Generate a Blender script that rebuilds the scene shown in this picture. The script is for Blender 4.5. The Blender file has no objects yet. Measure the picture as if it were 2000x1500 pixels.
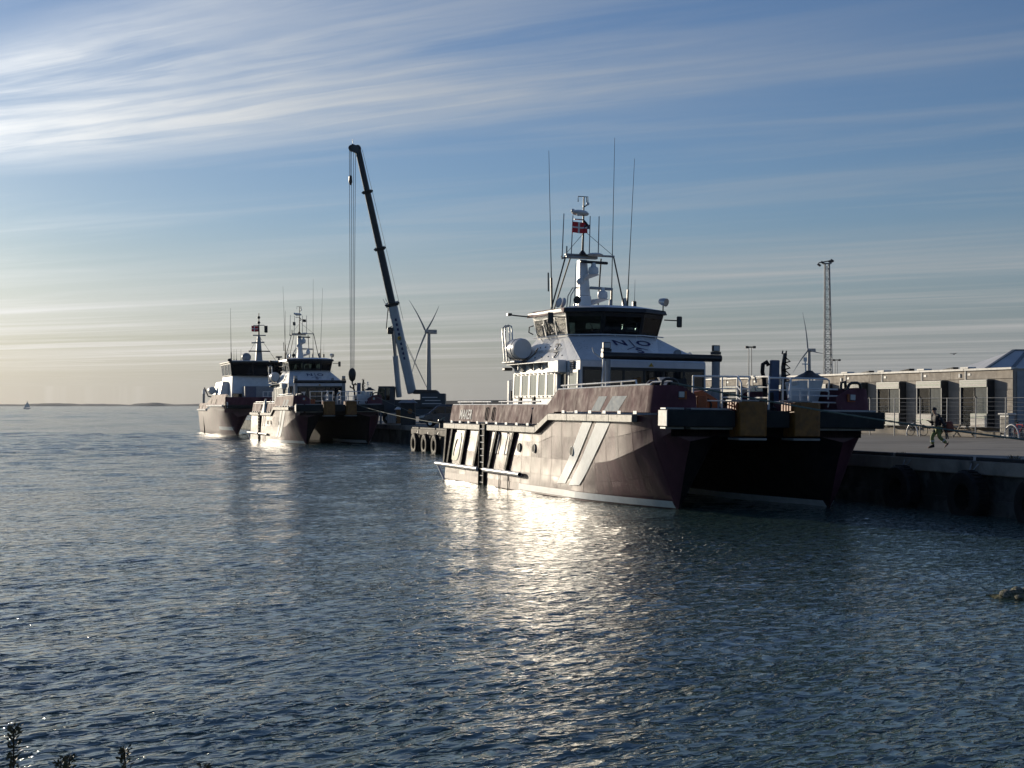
import bpy, math, random
import numpy as np
from mathutils import Vector, Matrix
R = math.radians
scene = bpy.context.scene
COL = scene.collection

# ------------------------------------------------------------------ camera
CAM_H = 3.7
cam = bpy.data.cameras.new('camera')
cam.sensor_width = 36.0
cam.lens = 54.0
cam.shift_y = 0.021
cam.clip_start = 0.1
cam.clip_end = 60000
cam_o = bpy.data.objects.new('camera', cam)
COL.objects.link(cam_o)
cam_o.location = (0, 0, CAM_H)
cam_o.rotation_euler = (R(90), 0, 0)
scene.camera = cam_o

# ------------------------------------------------------------------ light, sky, exposure
SUN_AZ, SUN_EL = -38.5, 9.2            # degrees right of the view axis (+Y), above the horizon
sa, se = R(SUN_AZ), R(SUN_EL)
SUN_DIR = Vector((math.sin(sa) * math.cos(se), math.cos(sa) * math.cos(se), math.sin(se)))
sun = bpy.data.lights.new('sun', 'SUN')
sun.energy = 5.0
sun.angle = R(0.5)
sun.color = (1.0, 0.87, 0.68)
sun_o = bpy.data.objects.new('sun', sun)
COL.objects.link(sun_o)
sun_o.location = (-60, 80, 60)
sun_o.rotation_euler = (-SUN_DIR).to_track_quat('-Z', 'Y').to_euler()

scene.view_settings.view_transform = 'Standard'
scene.view_settings.look = 'None'
scene.view_settings.gamma = 1.0
scene.view_settings.use_curve_mapping = False
scene.view_settings.exposure = -0.12
scene.cycles.use_denoising = True
scene.cycles.caustics_reflective = False
scene.cycles.caustics_refractive = False
scene.cycles.sample_clamp_indirect = 6.0

world = bpy.data.worlds.new('World')
scene.world = world
world.use_nodes = True


class NT:
    """small helper that chains shader nodes"""
    def __init__(self, tree):
        self.t = tree
        self.n = tree.nodes
        self.l = tree.links

    def node(self, kind, **kw):
        x = self.n.new(kind)
        for k, v in kw.items():
            setattr(x, k, v)
        return x

    def put(self, sock, val):
        if isinstance(val, bpy.types.NodeSocket):
            self.l.new(val, sock)
        elif val is not None:
            sock.default_value = val

    def m(self, op, a, b=None, c=None, clamp=False):
        x = self.node('ShaderNodeMath', operation=op)
        x.use_clamp = clamp
        for i, v in enumerate((a, b, c)):
            if v is not None:
                self.put(x.inputs[i], v)
        return x.outputs[0]

    def vec(self, x, y, z=0.0):
        c = self.node('ShaderNodeCombineXYZ')
        for i, v in enumerate((x, y, z)):
            self.put(c.inputs[i], v)
        return c.outputs[0]

    def noise(self, vec, scale=1.0, detail=4.0, rough=0.5, dist=0.0, lac=2.0):
        x = self.node('ShaderNodeTexNoise')
        self.put(x.inputs['Vector'], vec)
        x.inputs['Scale'].default_value = scale
        x.inputs['Detail'].default_value = detail
        x.inputs['Roughness'].default_value = rough
        x.inputs['Lacunarity'].default_value = lac
        x.inputs['Distortion'].default_value = dist
        return x.outputs[0]

    def ramp(self, v, lo, hi, a=0.0, b=1.0, smooth=True):
        x = self.node('ShaderNodeMapRange')
        x.interpolation_type = 'SMOOTHSTEP' if smooth else 'LINEAR'
        self.put(x.inputs[0], v)
        for i, q in enumerate((lo, hi, a, b)):
            self.put(x.inputs[1 + i], q)
        return x.outputs[0]

    def mix(self, f, a, b, blend='MIX'):
        x = self.node('ShaderNodeMix', data_type='RGBA', blend_type=blend)
        self.put(x.inputs[0], f)
        self.put(x.inputs[6], a)
        self.put(x.inputs[7], b)
        return x.outputs[2]


def rgb(c):
    return (c[0], c[1], c[2], 1.0)


SKY_TINT = (0.70, 0.87, 1.21)
CLOUD_LO, CLOUD_FW = 5.5, 14.0
HAZE_LO, HAZE_FW = 3.5, 8.0


def build_world():
    t = NT(world.node_tree)
    t.n.clear()
    out = t.node('ShaderNodeOutputWorld')
    bg = t.node('ShaderNodeBackground')
    bg.inputs[1].default_value = 0.085
    sky = t.node('ShaderNodeTexSky', sky_type='NISHITA')
    sky.sun_disc = False
    sky.sun_elevation = R(SUN_EL)
    sky.sun_rotation = R(SUN_AZ)
    sky.air_density = 1.0
    sky.dust_density = 0.6
    sky.ozone_density = 2.2
    tc = t.node('ShaderNodeTexCoord')
    d = tc.outputs['Generated']
    sep = t.node('ShaderNodeSeparateXYZ')
    t.put(sep.inputs[0], d)
    z = t.m('MAXIMUM', sep.outputs[2], 0.012)
    px = t.m('DIVIDE', sep.outputs[0], z)
    py = t.m('DIVIDE', sep.outputs[1], z)
    # along / across the direction the high cirrus streams in
    a = t.m('SUBTRACT', t.m('MULTIPLY', px, 0.84), t.m('MULTIPLY', py, 0.54))
    c = t.m('ADD', t.m('MULTIPLY', px, 0.54), t.m('MULTIPLY', py, 0.84))
    wob = t.noise(t.vec(t.m('MULTIPLY', a, 0.5), t.m('MULTIPLY', c, 0.7)), 1.0, 3.0, 0.5)
    wobc = t.m('ADD', c, t.m('MULTIPLY', t.m('SUBTRACT', wob, 0.5), 0.32))
    # fine fibres and broad veils
    fib = t.noise(t.vec(t.m('MULTIPLY', a, 0.55), t.m('MULTIPLY', wobc, 5.5), 3.1), 1.0, 8.0, 0.62, 0.5)
    vei = t.noise(t.vec(t.m('MULTIPLY', a, 0.55), t.m('MULTIPLY', wobc, 1.25), 7.7), 1.0, 5.0, 0.55, 0.3)
    fan = t.m('MULTIPLY', t.m('ADD', a, 4.4), 0.16)          # the band is wider where it is nearer
    lo = t.m('ADD', t.ramp(t.m('ADD', wobc, fan), 2.75, 3.15), 0.0)
    hi = t.ramp(t.m('SUBTRACT', wobc, fan), 3.75, 4.75, 1.0, 0.0)
    fade = t.ramp(a, -3.9, -0.9, 1.0, 0.04)
    band = t.m('MULTIPLY', t.m('MULTIPLY', lo, hi), fade)
    f1 = t.ramp(fib, 0.38, 0.68)
    v1 = t.ramp(vei, 0.24, 0.72)
    cl1 = t.m('MULTIPLY', band, t.m('ADD', t.m('MULTIPLY', f1, 0.40), t.m('MULTIPLY', v1, 0.80)))
    # thin strata low over the sea
    n2 = t.noise(t.vec(t.m('MULTIPLY', a, 0.07), t.m('MULTIPLY', c, 0.62), 1.3), 1.0, 5.0, 0.55, 0.5)
    n3 = t.noise(t.vec(t.m('MULTIPLY', a, 0.05), t.m('MULTIPLY', c, 0.16), 5.3), 1.0, 4.0, 0.5, 0.3)
    lowm = t.m('MULTIPLY', t.ramp(c, 5.5, 13.0), t.ramp(sep.outputs[2], 0.014, 0.035))
    cl2 = t.m('MULTIPLY', lowm, t.m('ADD', t.m('MULTIPLY', t.ramp(n2, 0.44, 0.66), 0.60), t.m('MULTIPLY', t.ramp(n3, 0.42, 0.68), 0.40)))
    faint = t.m('MULTIPLY', t.ramp(t.noise(t.vec(t.m('MULTIPLY', a, 0.3), t.m('MULTIPLY', wobc, 1.3), 9.0), 1.0, 5.0, 0.6, 0.6), 0.44, 0.78), 0.26)
    cl = t.m('ADD', cl1, t.m('ADD', cl2, faint), clamp=True)
    # ice cloud scatters forward: brighter towards the sun
    dt = t.node('ShaderNodeVectorMath', operation='DOT_PRODUCT')
    t.put(dt.inputs[0], d)
    dt.inputs[1].default_value = SUN_DIR
    dp = t.m('MAXIMUM', dt.outputs[1], 0.0)
    fw = t.m('POWER', dp, 10.0)
    low_warm = t.m('MULTIPLY', t.ramp(sep.outputs[2], 0.0, 0.10, 1.0, 0.0), t.ramp(dp, 0.62, 0.95, 0.35, 1.0))
    br = t.m('ADD', CLOUD_LO, t.m('MULTIPLY', fw, CLOUD_FW))
    ccol = t.mix(low_warm, rgb((0.95, 0.98, 1.0)), rgb((1.0, 0.94, 0.85)))
    cs = t.node('ShaderNodeVectorMath', operation='SCALE')
    t.put(cs.inputs[0], ccol)
    t.put(cs.inputs['Scale'], br)
    # clear air: deeper blue than the model, with the sea haze that veils the lowest few degrees
    skyc = t.mix(1.0, sky.outputs[0], rgb(SKY_TINT), 'MULTIPLY')
    hz = t.ramp(sep.outputs[2], -0.01, 0.13, 0.84, 0.0)
    hb = t.m('ADD', HAZE_LO, t.m('MULTIPLY', fw, HAZE_FW))
    hs = t.node('ShaderNodeVectorMath', operation='SCALE')
    t.put(hs.inputs[0], t.mix(t.ramp(dp, 0.5, 0.95), rgb((0.86, 0.91, 1.05)), rgb((1.0, 0.95, 0.86))))
    t.put(hs.inputs['Scale'], hb)
    skyc = t.mix(hz, skyc, hs.outputs[0])
    res = t.mix(cl, skyc, cs.outputs[0])
    t.put(bg.inputs[0], res)
    t.l.new(bg.outputs[0], out.inputs[0])


build_world()

# ------------------------------------------------------------------ frame shared by quay, boats and building
TH = R(18.0)
P0 = Vector((5.894, 54.4, 0.0))          # stem of the near boat at the waterline
F2 = Vector((math.sin(TH), -math.cos(TH), 0.0))
T2 = Vector((math.cos(TH), math.sin(TH), 0.0))
HEAD = R(-72.0)
QZ = 1.8                                 # quay level above the water


def S(s, t, z=0.0):
    return P0 + F2 * s + T2 * t + Vector((0, 0, z))


# ------------------------------------------------------------------ mesh helpers
class MB:
    def __init__(self):
        self.v = []
        self.f = []

    def add(self, vs, fs):
        o = len(self.v)
        self.v.extend([tuple(p) for p in vs])
        self.f.extend([tuple(i + o for i in q) for q in fs])
        return self

    def box(self, x0, x1, y0, y1, z0, z1):
        return self.add([(x0, y0, z0), (x1, y0, z0), (x1, y1, z0), (x0, y1, z0), (x0, y0, z1), (x1, y0, z1), (x1, y1, z1), (x0, y1, z1)],
                        [(0, 3, 2, 1), (4, 5, 6, 7), (0, 1, 5, 4), (1, 2, 6, 5), (2, 3, 7, 6), (3, 0, 4, 7)])

    def hexa(self, b, t):
        """solid between a bottom ring and a top ring of the same count"""
        n = len(b)
        fs = [tuple(range(n - 1, -1, -1)), tuple(range(n, 2 * n))]
        for i in range(n):
            j = (i + 1) % n
            fs.append((i, j, n + j, n + i))
        return self.add(list(b) + list(t), fs)

    def prism(self, poly, vec):
        vec = Vector(vec)
        return self.hexa([Vector(p) for p in poly], [Vector(p) + vec for p in poly])

    def path(self, pts, r, n=6, closed=False, r1=None):
        pts = [Vector(p) for p in pts]
        rings = []
        m = len(pts)
        up = None
        for i, p in enumerate(pts):
            if closed:
                d = (pts[(i + 1) % m] - pts[i - 1]).normalized()
            else:
                d = (pts[min(i + 1, m - 1)] - pts[max(i - 1, 0)]).normalized()
            if up is None:
                up = Vector((0, 0, 1)) if abs(d.z) < 0.9 else Vector((1, 0, 0))
            a = d.cross(up).normalized()
            up = a.cross(d).normalized()
            rr = r if r1 is None else r + (r1 - r) * i / max(1, m - 1)
            rings.append([p + (a * math.cos(2 * math.pi * k / n) + up * math.sin(2 * math.pi * k / n)) * rr for k in range(n)])
        vs = [q for ring in rings for q in ring]
        fs = []
        for i in range(m if closed else m - 1):
            j = (i + 1) % m
            for k in range(n):
                l = (k + 1) % n
                fs.append((i * n + k, i * n + l, j * n + l, j * n + k))
        if not closed:
            fs.append(tuple(range(n - 1, -1, -1)))
            fs.append(tuple((m - 1) * n + k for k in range(n)))
        return self.add(vs, fs)

    def tube(self, a, b, r, r1=None, n=8):
        return self.path([a, b], r, n, r1=r1)

    def bar(self, a, b, w, h, up=(0, 0, 1)):
        """box along a line"""
        a, b, up = Vector(a), Vector(b), Vector(up)
        d = (b - a).normalized()
        s = d.cross(up)
        if s.length < 1e-4:
            s = d.cross(Vector((1, 0, 0)))
        s.normalize()
        u = s.cross(d).normalized()
        q = lambda p: [p + s * w / 2 + u * h / 2, p - s * w / 2 + u * h / 2, p - s * w / 2 - u * h / 2, p + s * w / 2 - u * h / 2]
        return self.hexa(q(a), q(b))

    def grid(self, rows, close=False):
        n = len(rows[0])
        fs = []
        for i in range(len(rows) - 1):
            for k in range(n if close else n - 1):
                l = (k + 1) % n
                fs.append((i * n + k, i * n + l, (i + 1) * n + l, (i + 1) * n + k))
        return self.add([p for r in rows for p in r], fs)

    def lathe(self, prof, o=(0, 0, 0), axis=(0, 0, 1), n=16):
        o, ax = Vector(o), Vector(axis).normalized()
        e = Vector((1, 0, 0)) if abs(ax.x) < 0.9 else Vector((0, 1, 0))
        a = ax.cross(e).normalized()
        b = ax.cross(a).normalized()
        rows = []
        for r, h in prof:
            r = max(r, 1e-4)
            rows.append([o + ax * h + (a * math.cos(2 * math.pi * k / n) + b * math.sin(2 * math.pi * k / n)) * r for k in range(n)])
        return self.grid(rows, True)

    def ball(self, c, r, n=12, m=8, sz=1.0):
        return self.lathe([(r * math.sin(math.pi * i / m), -r * sz * math.cos(math.pi * i / m)) for i in range(m + 1)], c, (0, 0, 1), n)

    def slab(self, P, u0, u1, v0, v1, th, off=0.0):
        """thin block lying on the bilinear patch P(u, v) and th thick outwards"""
        c = [P(u0, v0), P(u1, v0), P(u1, v1), P(u0, v1)]
        n = (c[1] - c[0]).cross(c[3] - c[0]).normalized()
        return self.hexa([p + n * off for p in c], [p + n * (off + th) for p in c])

    def build(self, name, mat, parent=None, smooth=None, bevel=0.0, seg=1):
        me = bpy.data.meshes.new(name)
        me.from_pydata(self.v, [], self.f)
        me.validate()
        if isinstance(mat, (list, tuple)):
            for q in mat:
                me.materials.append(q)
        else:
            me.materials.append(mat)
        if smooth is not None:
            for p in me.polygons:
                p.use_smooth = True
            me.set_sharp_from_angle(angle=R(smooth))
        me.update()
        o = bpy.data.objects.new(name, me)
        COL.objects.link(o)
        if parent is not None:
            o.parent = parent
        if bevel:
            b = o.modifiers.new('bevel', 'BEVEL')
            b.width = bevel
            b.segments = seg
            b.limit_method = 'ANGLE'
            b.angle_limit = R(40)
        return o


def patch(a, b, c, d):
    a, b, c, d = Vector(a), Vector(b), Vector(c), Vector(d)
    return lambda u, v: (a * (1 - u) + b * u) * (1 - v) + (d * (1 - u) + c * u) * v


def empty(name, loc, rot=(0, 0, 0)):
    o = bpy.data.objects.new(name, None)
    o.empty_display_size = 0.3
    COL.objects.link(o)
    o.location = loc
    o.rotation_euler = rot
    return o


def tag(o, label=None, cat=None, group=None, kind=None):
    if label:
        o['label'] = label
    if cat:
        o['category'] = cat
    if group:
        o['group'] = group
    if kind:
        o['kind'] = kind
    return o


def kids(o):
    return [q for q in bpy.data.objects if q.parent is o]


def copy_tree(o, parent=None, skip=()):
    c = o.copy()
    COL.objects.link(c)
    c.parent = parent
    for ch in kids(o):
        if ch.name.split('.')[0] not in skip:
            copy_tree(ch, c, skip)
    return c


def text_into(mb, body, size, org, ux, uy, depth=0.004, align='CENTER', spread=1.0, bold=0.0):
    cu = bpy.data.curves.new('lettering', 'FONT')
    cu.body = body
    cu.size = size
    cu.align_x = align
    cu.align_y = 'CENTER'
    cu.space_character = spread
    cu.resolution_u = 3
    cu.offset = size * bold
    ob = bpy.data.objects.new('lettering', cu)
    COL.objects.link(ob)
    dg = bpy.context.evaluated_depsgraph_get()
    me = bpy.data.meshes.new_from_object(ob.evaluated_get(dg))
    org, ux, uy = Vector(org), Vector(ux).normalized(), Vector(uy).normalized()
    n = ux.cross(uy).normalized()
    mb.add([org + ux * v.co.x + uy * v.co.y + n * depth for v in me.vertices], [tuple(p.vertices) for p in me.polygons])
    bpy.data.objects.remove(ob)
    bpy.data.curves.remove(cu)
    bpy.data.meshes.remove(me)
    return mb


# ------------------------------------------------------------------ materials
M = {}


def mat(name, col, rough=0.5, metal=0.0, spec=0.5, var=0.25, vscale=3.0, bump=0.0, bscale=20.0, stretch=(1, 1, 1), rvar=0.1, coat=0.0, crough=0.12, dirt=None):
    m = bpy.data.materials.new(name)
    m.use_nodes = True
    t = NT(m.node_tree)
    b = t.n['Principled BSDF']
    tc = t.node('ShaderNodeTexCoord')
    mp = t.node('ShaderNodeMapping')
    t.put(mp.inputs[0], tc.outputs['Object'])
    mp.inputs['Scale'].default_value = stretch
    v = mp.outputs[0]
    n = t.noise(v, vscale, 5.0, 0.6)
    c = t.mix(t.ramp(n, 0.3, 0.7), rgb([q * (1 - var) for q in col]), rgb([min(1, q * (1 + var)) for q in col]))
    if dirt:
        dn = t.noise(v, dirt[1], 6.0, 0.65, 0.3)
        c = t.mix(t.ramp(dn, dirt[2], dirt[3]), c, rgb(dirt[0]))
    t.put(b.inputs['Base Color'], c)
    n2 = t.noise(v, vscale * 2.3, 4.0, 0.6)
    t.put(b.inputs['Roughness'], t.ramp(n2, 0.3, 0.7, max(0.02, rough - rvar), min(1, rough + rvar), smooth=False))
    b.inputs['Metallic'].default_value = metal
    b.inputs['Specular IOR Level'].default_value = spec
    b.inputs['Coat Weight'].default_value = coat
    b.inputs['Coat Roughness'].default_value = crough
    if bump:
        bp = t.node('ShaderNodeBump')
        bp.inputs['Strength'].default_value = 1.0
        bp.inputs['Distance'].default_value = bump
        t.put(bp.inputs['Height'], t.noise(v, bscale, 4.0, 0.6))
        t.put(b.inputs['Normal'], bp.outputs[0])
    M[name] = m
    return m


mat('hull_plum', (0.088, 0.028, 0.041), 0.46, coat=0.45, crough=0.34, var=0.35, vscale=0.9, stretch=(1.6, 1, 0.35), bump=0.016, bscale=1.6, rvar=0.09, spec=0.25,
    dirt=((0.20, 0.14, 0.12), 2.2, 0.60, 0.85))
mat('bulwark_plum', (0.110, 0.042, 0.056), 0.72, spec=0.12, var=0.25, vscale=1.2, stretch=(1, 1, 0.6), bump=0.006, bscale=2.0, rvar=0.1, dirt=((0.2, 0.15, 0.15), 4.0, 0.58, 0.8))
mat('white_paint', (0.72, 0.73, 0.74), 0.34, var=0.06, vscale=2.0, bump=0.004, bscale=2.5)
mat('hull_inner_shade', (0.010, 0.010, 0.012), 0.9, spec=0.05, var=0.3)  # tunnel's shade put into the colour: near-black where the hull is plum
mat('stripe_matte', (0.40, 0.44, 0.46), 0.75, spec=0.12, var=0.08)
mat('stripe_paint', (0.62, 0.67, 0.70), 0.5, spec=0.4, coat=0.3, crough=0.4, var=0.08, vscale=3.0, bump=0.006, bscale=2.0)
mat('grey_paint', (0.26, 0.28, 0.30), 0.45, var=0.12)
mat('alu', (0.58, 0.58, 0.57), 0.34, metal=0.85, var=0.1, vscale=6)
mat('rail_white', (0.74, 0.74, 0.73), 0.32, var=0.06)
mat('rubber', (0.012, 0.013, 0.014), 0.7, spec=0.2, var=0.3, bump=0.003, bscale=25)
mat('fender_rubber', (0.014, 0.019, 0.021), 0.7, spec=0.25, var=0.3, vscale=1.2, bump=0.004, bscale=14, dirt=((0.04, 0.045, 0.045), 3.0, 0.55, 0.8))
mat('strake_grey', (0.13, 0.13, 0.12), 0.5, var=0.2, vscale=2.5, dirt=((0.25, 0.24, 0.21), 5.0, 0.55, 0.8))
mat('black_metal', (0.018, 0.019, 0.021), 0.42, var=0.3)
mat('deck_green', (0.05, 0.07, 0.075), 0.7, var=0.2)
mat('ochre', (0.20, 0.085, 0.014), 0.55, var=0.25, vscale=4, dirt=((0.12, 0.06, 0.02), 6.0, 0.55, 0.8))
mat('orange', (0.30, 0.07, 0.014), 0.5, var=0.2, vscale=4)
mat('blue_paint', (0.07, 0.10, 0.17), 0.4, var=0.12)
mat('navy_text', (0.015, 0.025, 0.12), 0.5, var=0.1)
mat('grey_text', (0.10, 0.12, 0.13), 0.5, var=0.1)
mat('pale_text', (0.62, 0.64, 0.65), 0.7, spec=0.2, var=0.1)
mat('green_emblem', (0.16, 0.30, 0.14), 0.42, var=0.25, vscale=3.0)
mat('lamp_glass', (0.42, 0.46, 0.48), 0.15, var=0.05)
mat('yellow', (0.55, 0.36, 0.03), 0.5, var=0.2)
mat('red', (0.60, 0.025, 0.035), 0.7, var=0.15)
mat('flag_white', (0.75, 0.74, 0.72), 0.8, var=0.05)
mat('dark_cabin', (0.02, 0.022, 0.026), 0.6, var=0.2)
mat('pale_pane', (0.30, 0.36, 0.36), 0.12, var=0.15, vscale=0.7, stretch=(3, 1, 0.3), spec=0.7, rvar=0.04)  # bright sky's reflection and frosting put into the pale base colour
mat('black_pane', (0.008, 0.010, 0.013), 0.06, var=0.2, spec=0.6, rvar=0.02)
mat('concrete', (0.30, 0.27, 0.23), 0.85, var=0.22, vscale=0.6, bump=0.01, bscale=9, dirt=((0.10, 0.10, 0.09), 0.35, 0.5, 0.72))
mat('asphalt', (0.23, 0.215, 0.19), 0.9, var=0.14, vscale=0.25, bump=0.006, bscale=14, dirt=((0.16, 0.15, 0.135), 0.16, 0.5, 0.62))
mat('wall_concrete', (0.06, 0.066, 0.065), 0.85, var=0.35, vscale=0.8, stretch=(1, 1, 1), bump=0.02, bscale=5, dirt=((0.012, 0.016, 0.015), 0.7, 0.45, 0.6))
mat('panel_tan', (0.32, 0.28, 0.235), 0.75, var=0.10, vscale=1.2, bump=0.003, bscale=12)
mat('panel_tan_pale', (0.38, 0.33, 0.27), 0.75, var=0.10, vscale=1.2, bump=0.003, bscale=12)
mat('trim_white', (0.62, 0.61, 0.58), 0.5, var=0.06)
mat('slat_white', (0.78, 0.77, 0.72), 0.4, var=0.12, vscale=4.0, stretch=(0.3, 1, 4), dirt=((0.62, 0.50, 0.47), 2.0, 0.5, 0.7))  # pinkish patches paint tinted reflections onto the white slats
mat('slat_green', (0.62, 0.70, 0.58), 0.4, var=0.12, vscale=4.0)  # green tint of reflections painted into some slats
mat('wood_grey', (0.30, 0.26, 0.20), 0.8, var=0.25, vscale=5, stretch=(1, 6, 6))
mat('galv', (0.30, 0.31, 0.32), 0.5, metal=0.4, var=0.15)
mat('turbine_grey', (0.24, 0.27, 0.29), 0.5, var=0.05)
mat('crane_grey', (0.44, 0.48, 0.51), 0.4, var=0.12, vscale=0.8)
mat('crane_dark', (0.03, 0.045, 0.06), 0.4, var=0.2, vscale=0.8)
mat('van_blue', (0.02, 0.034, 0.058), 0.22, var=0.1, coat=0.6)
mat('hut_dark', (0.02, 0.022, 0.024), 0.7, var=0.2)
mat('roof_pale', (0.16, 0.19, 0.22), 0.5, var=0.1)
mat('tent_white', (0.55, 0.57, 0.60), 0.6, var=0.08, vscale=0.6)
mat('earth', (0.03, 0.032, 0.028), 0.95, var=0.3, vscale=0.1)
mat('coast', (0.022, 0.034, 0.038), 0.95, var=0.2, vscale=0.01)
mat('rock', (0.24, 0.22, 0.17), 0.8, var=0.4, vscale=4, bump=0.03, bscale=9, dirt=((0.05, 0.065, 0.02), 3.0, 0.45, 0.6))
mat('weed', (0.17, 0.16, 0.075), 0.7, var=0.35, vscale=5, bump=0.03, bscale=14)
mat('bark', (0.05, 0.04, 0.03), 0.9, var=0.3)
mat('leaf', (0.085, 0.078, 0.038), 0.6, var=0.35, vscale=30)
mat('straw', (0.12, 0.10, 0.055), 0.8, var=0.3)
mat('rope_green', (0.12, 0.16, 0.14), 0.8, var=0.2, vscale=10)
mat('skin', (0.42, 0.26, 0.19), 0.55, var=0.08)
mat('jacket_navy', (0.010, 0.012, 0.020), 0.75, var=0.3, vscale=8)
mat('bay_glass', (0.11, 0.125, 0.125), 0.06, spec=0.8, var=0.2, rvar=0.02)  # grey base colour stands for the scenery reflected in the pane
mat('hivis', (0.15, 0.19, 0.06), 0.7, var=0.15, vscale=8)
mat('reflective', (0.45, 0.48, 0.47), 0.4, var=0.1)
mat('shirt', (0.55, 0.55, 0.56), 0.8, var=0.1)
mat('tank_white', (0.60, 0.61, 0.60), 0.4, var=0.08)
mat('sail', (0.8, 0.79, 0.76), 0.7, var=0.03)
mat('bag_red', (0.16, 0.045, 0.025), 0.7, var=0.3, vscale=6)


def glass_mat(name, tint, gloss=1.45):
    m = bpy.data.materials.new(name)
    m.use_nodes = True
    t = NT(m.node_tree)
    t.n.clear()
    out = t.node('ShaderNodeOutputMaterial')
    tr = t.node('ShaderNodeBsdfTransparent')
    tr.inputs[0].default_value = rgb(tint)
    gl = t.node('ShaderNodeBsdfGlossy')
    gl.inputs['Roughness'].default_value = 0.03
    fr = t.node('ShaderNodeFresnel')
    fr.inputs[0].default_value = gloss
    tc = t.node('ShaderNodeTexCoord')
    sm = t.noise(tc.outputs['Object'], 2.0, 3.0)
    f = t.m('ADD', fr.outputs[0], t.m('MULTIPLY', sm, 0.04))
    mx = t.node('ShaderNodeMixShader')
    t.put(mx.inputs[0], f)
    t.l.new(tr.outputs[0], mx.inputs[1])
    t.l.new(gl.outputs[0], mx.inputs[2])
    t.l.new(mx.outputs[0], out.inputs[0])
    M[name] = m


glass_mat('glass', (0.62, 0.68, 0.66))
glass_mat('glass_dark', (0.32, 0.36, 0.37))


def wave_group():
    """height of the wind ripples at a point (metres)"""
    g = bpy.data.node_groups.new('ripple_height', 'ShaderNodeTree')
    g.interface.new_socket('p', in_out='INPUT', socket_type='NodeSocketVector')
    g.interface.new_socket('h', in_out='OUTPUT', socket_type='NodeSocketFloat')
    t = NT(g)
    gi = t.node('NodeGroupInput')
    go = t.node('NodeGroupOutput')
    p = gi.outputs[0]

    def rot(ang, sx, sy):
        mp = t.node('ShaderNodeMapping')
        t.put(mp.inputs[0], p)
        mp.inputs['Rotation'].default_value = (0, 0, R(ang))
        m2 = t.node('ShaderNodeMapping')
        t.put(m2.inputs[0], mp.outputs[0])
        m2.inputs['Scale'].default_value = (sx, sy, 1)
        return m2.outputs[0]
    # crests run about 45 degrees across the view
    h2 = t.noise(rot(-55, 1.3, 2.3), 1.0, 1.0, 0.5, 0.3)
    h3 = t.noise(rot(-42, 3.6, 6.0), 1.0, 2.0, 0.55, 0.3)

    def crest(h):                       # sharp tops, broad troughs
        return t.m('SUBTRACT', 1.0, t.m('ABSOLUTE', t.m('SUBTRACT', t.m('MULTIPLY', h, 2.0), 1.0)))
    hh = t.m('ADD', t.m('MULTIPLY', h2, WAVE[0]), t.m('MULTIPLY', h3, WAVE[1]))
    hh = t.m('ADD', hh, t.m('MULTIPLY', t.m('POWER', crest(h3), 2.0), WAVE[2]))
    t.put(go.inputs[0], hh)
    return g


WAVE = (0.065, 0.085, 0.030)


def water_mat():
    m = bpy.data.materials.new('water')
    m.use_nodes = True
    t = NT(m.node_tree)
    b = t.n['Principled BSDF']
    tc = t.node('ShaderNodeTexCoord')
    p = tc.outputs['Object']
    g = wave_group()
    eps = 0.025

    def h(off):
        va = t.node('ShaderNodeVectorMath', operation='ADD')
        t.put(va.inputs[0], p)
        va.inputs[1].default_value = off
        gn = t.node('ShaderNodeGroup')
        gn.node_tree = g
        t.put(gn.inputs[0], va.outputs[0])
        return gn.outputs[0]
    h0, hx, hy = h((0, 0, 0)), h((eps, 0, 0)), h((0, eps, 0))
    mp = t.node('ShaderNodeMapping')
    t.put(mp.inputs[0], p)
    mp.inputs['Scale'].default_value = (0.012, 0.035, 1)
    gust = t.ramp(t.noise(mp.outputs[0], 1.0, 2.0, 0.5, 0.4), 0.3, 0.7, 0.85 / eps, 1.2 / eps)
    pat = t.ramp(t.noise(mp.outputs[0], 11.0, 2.0, 0.6, 0.6), 0.3, 0.7, 0.6, 1.4)
    gust = t.m('MULTIPLY', gust, pat)
    at = t.node('ShaderNodeAttribute', attribute_name='open_water')
    gust = t.m('MULTIPLY', gust, t.m('ADD', 1.0, t.m('MULTIPLY', at.outputs['Fac'], 0.7)))
    nx = t.m('MULTIPLY', t.m('SUBTRACT', h0, hx), gust)
    ny = t.m('MULTIPLY', t.m('SUBTRACT', h0, hy), gust)
    nn = t.node('ShaderNodeVectorMath', operation='NORMALIZE')
    geo = t.node('ShaderNodeNewGeometry')
    ad = t.node('ShaderNodeVectorMath', operation='ADD')
    t.put(ad.inputs[0], geo.outputs['Normal'])
    t.put(ad.inputs[1], t.vec(nx, ny, 0.0))
    t.put(nn.inputs[0], ad.outputs[0])
    t.put(b.inputs['Normal'], nn.outputs[0])
    b.inputs['Base Color'].default_value = rgb((0.045, 0.082, 0.074))
    b.inputs['Roughness'].default_value = 0.08
    b.inputs['IOR'].default_value = 1.333
    M['water'] = m


water_mat()

# ================================================================== SETTING
rnd = random.Random(7)


def sheet(name, corners, z, m):
    return MB().add([(c[0], c[1], z) for c in corners], [tuple(range(len(corners)))]).build(name, m)



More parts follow.
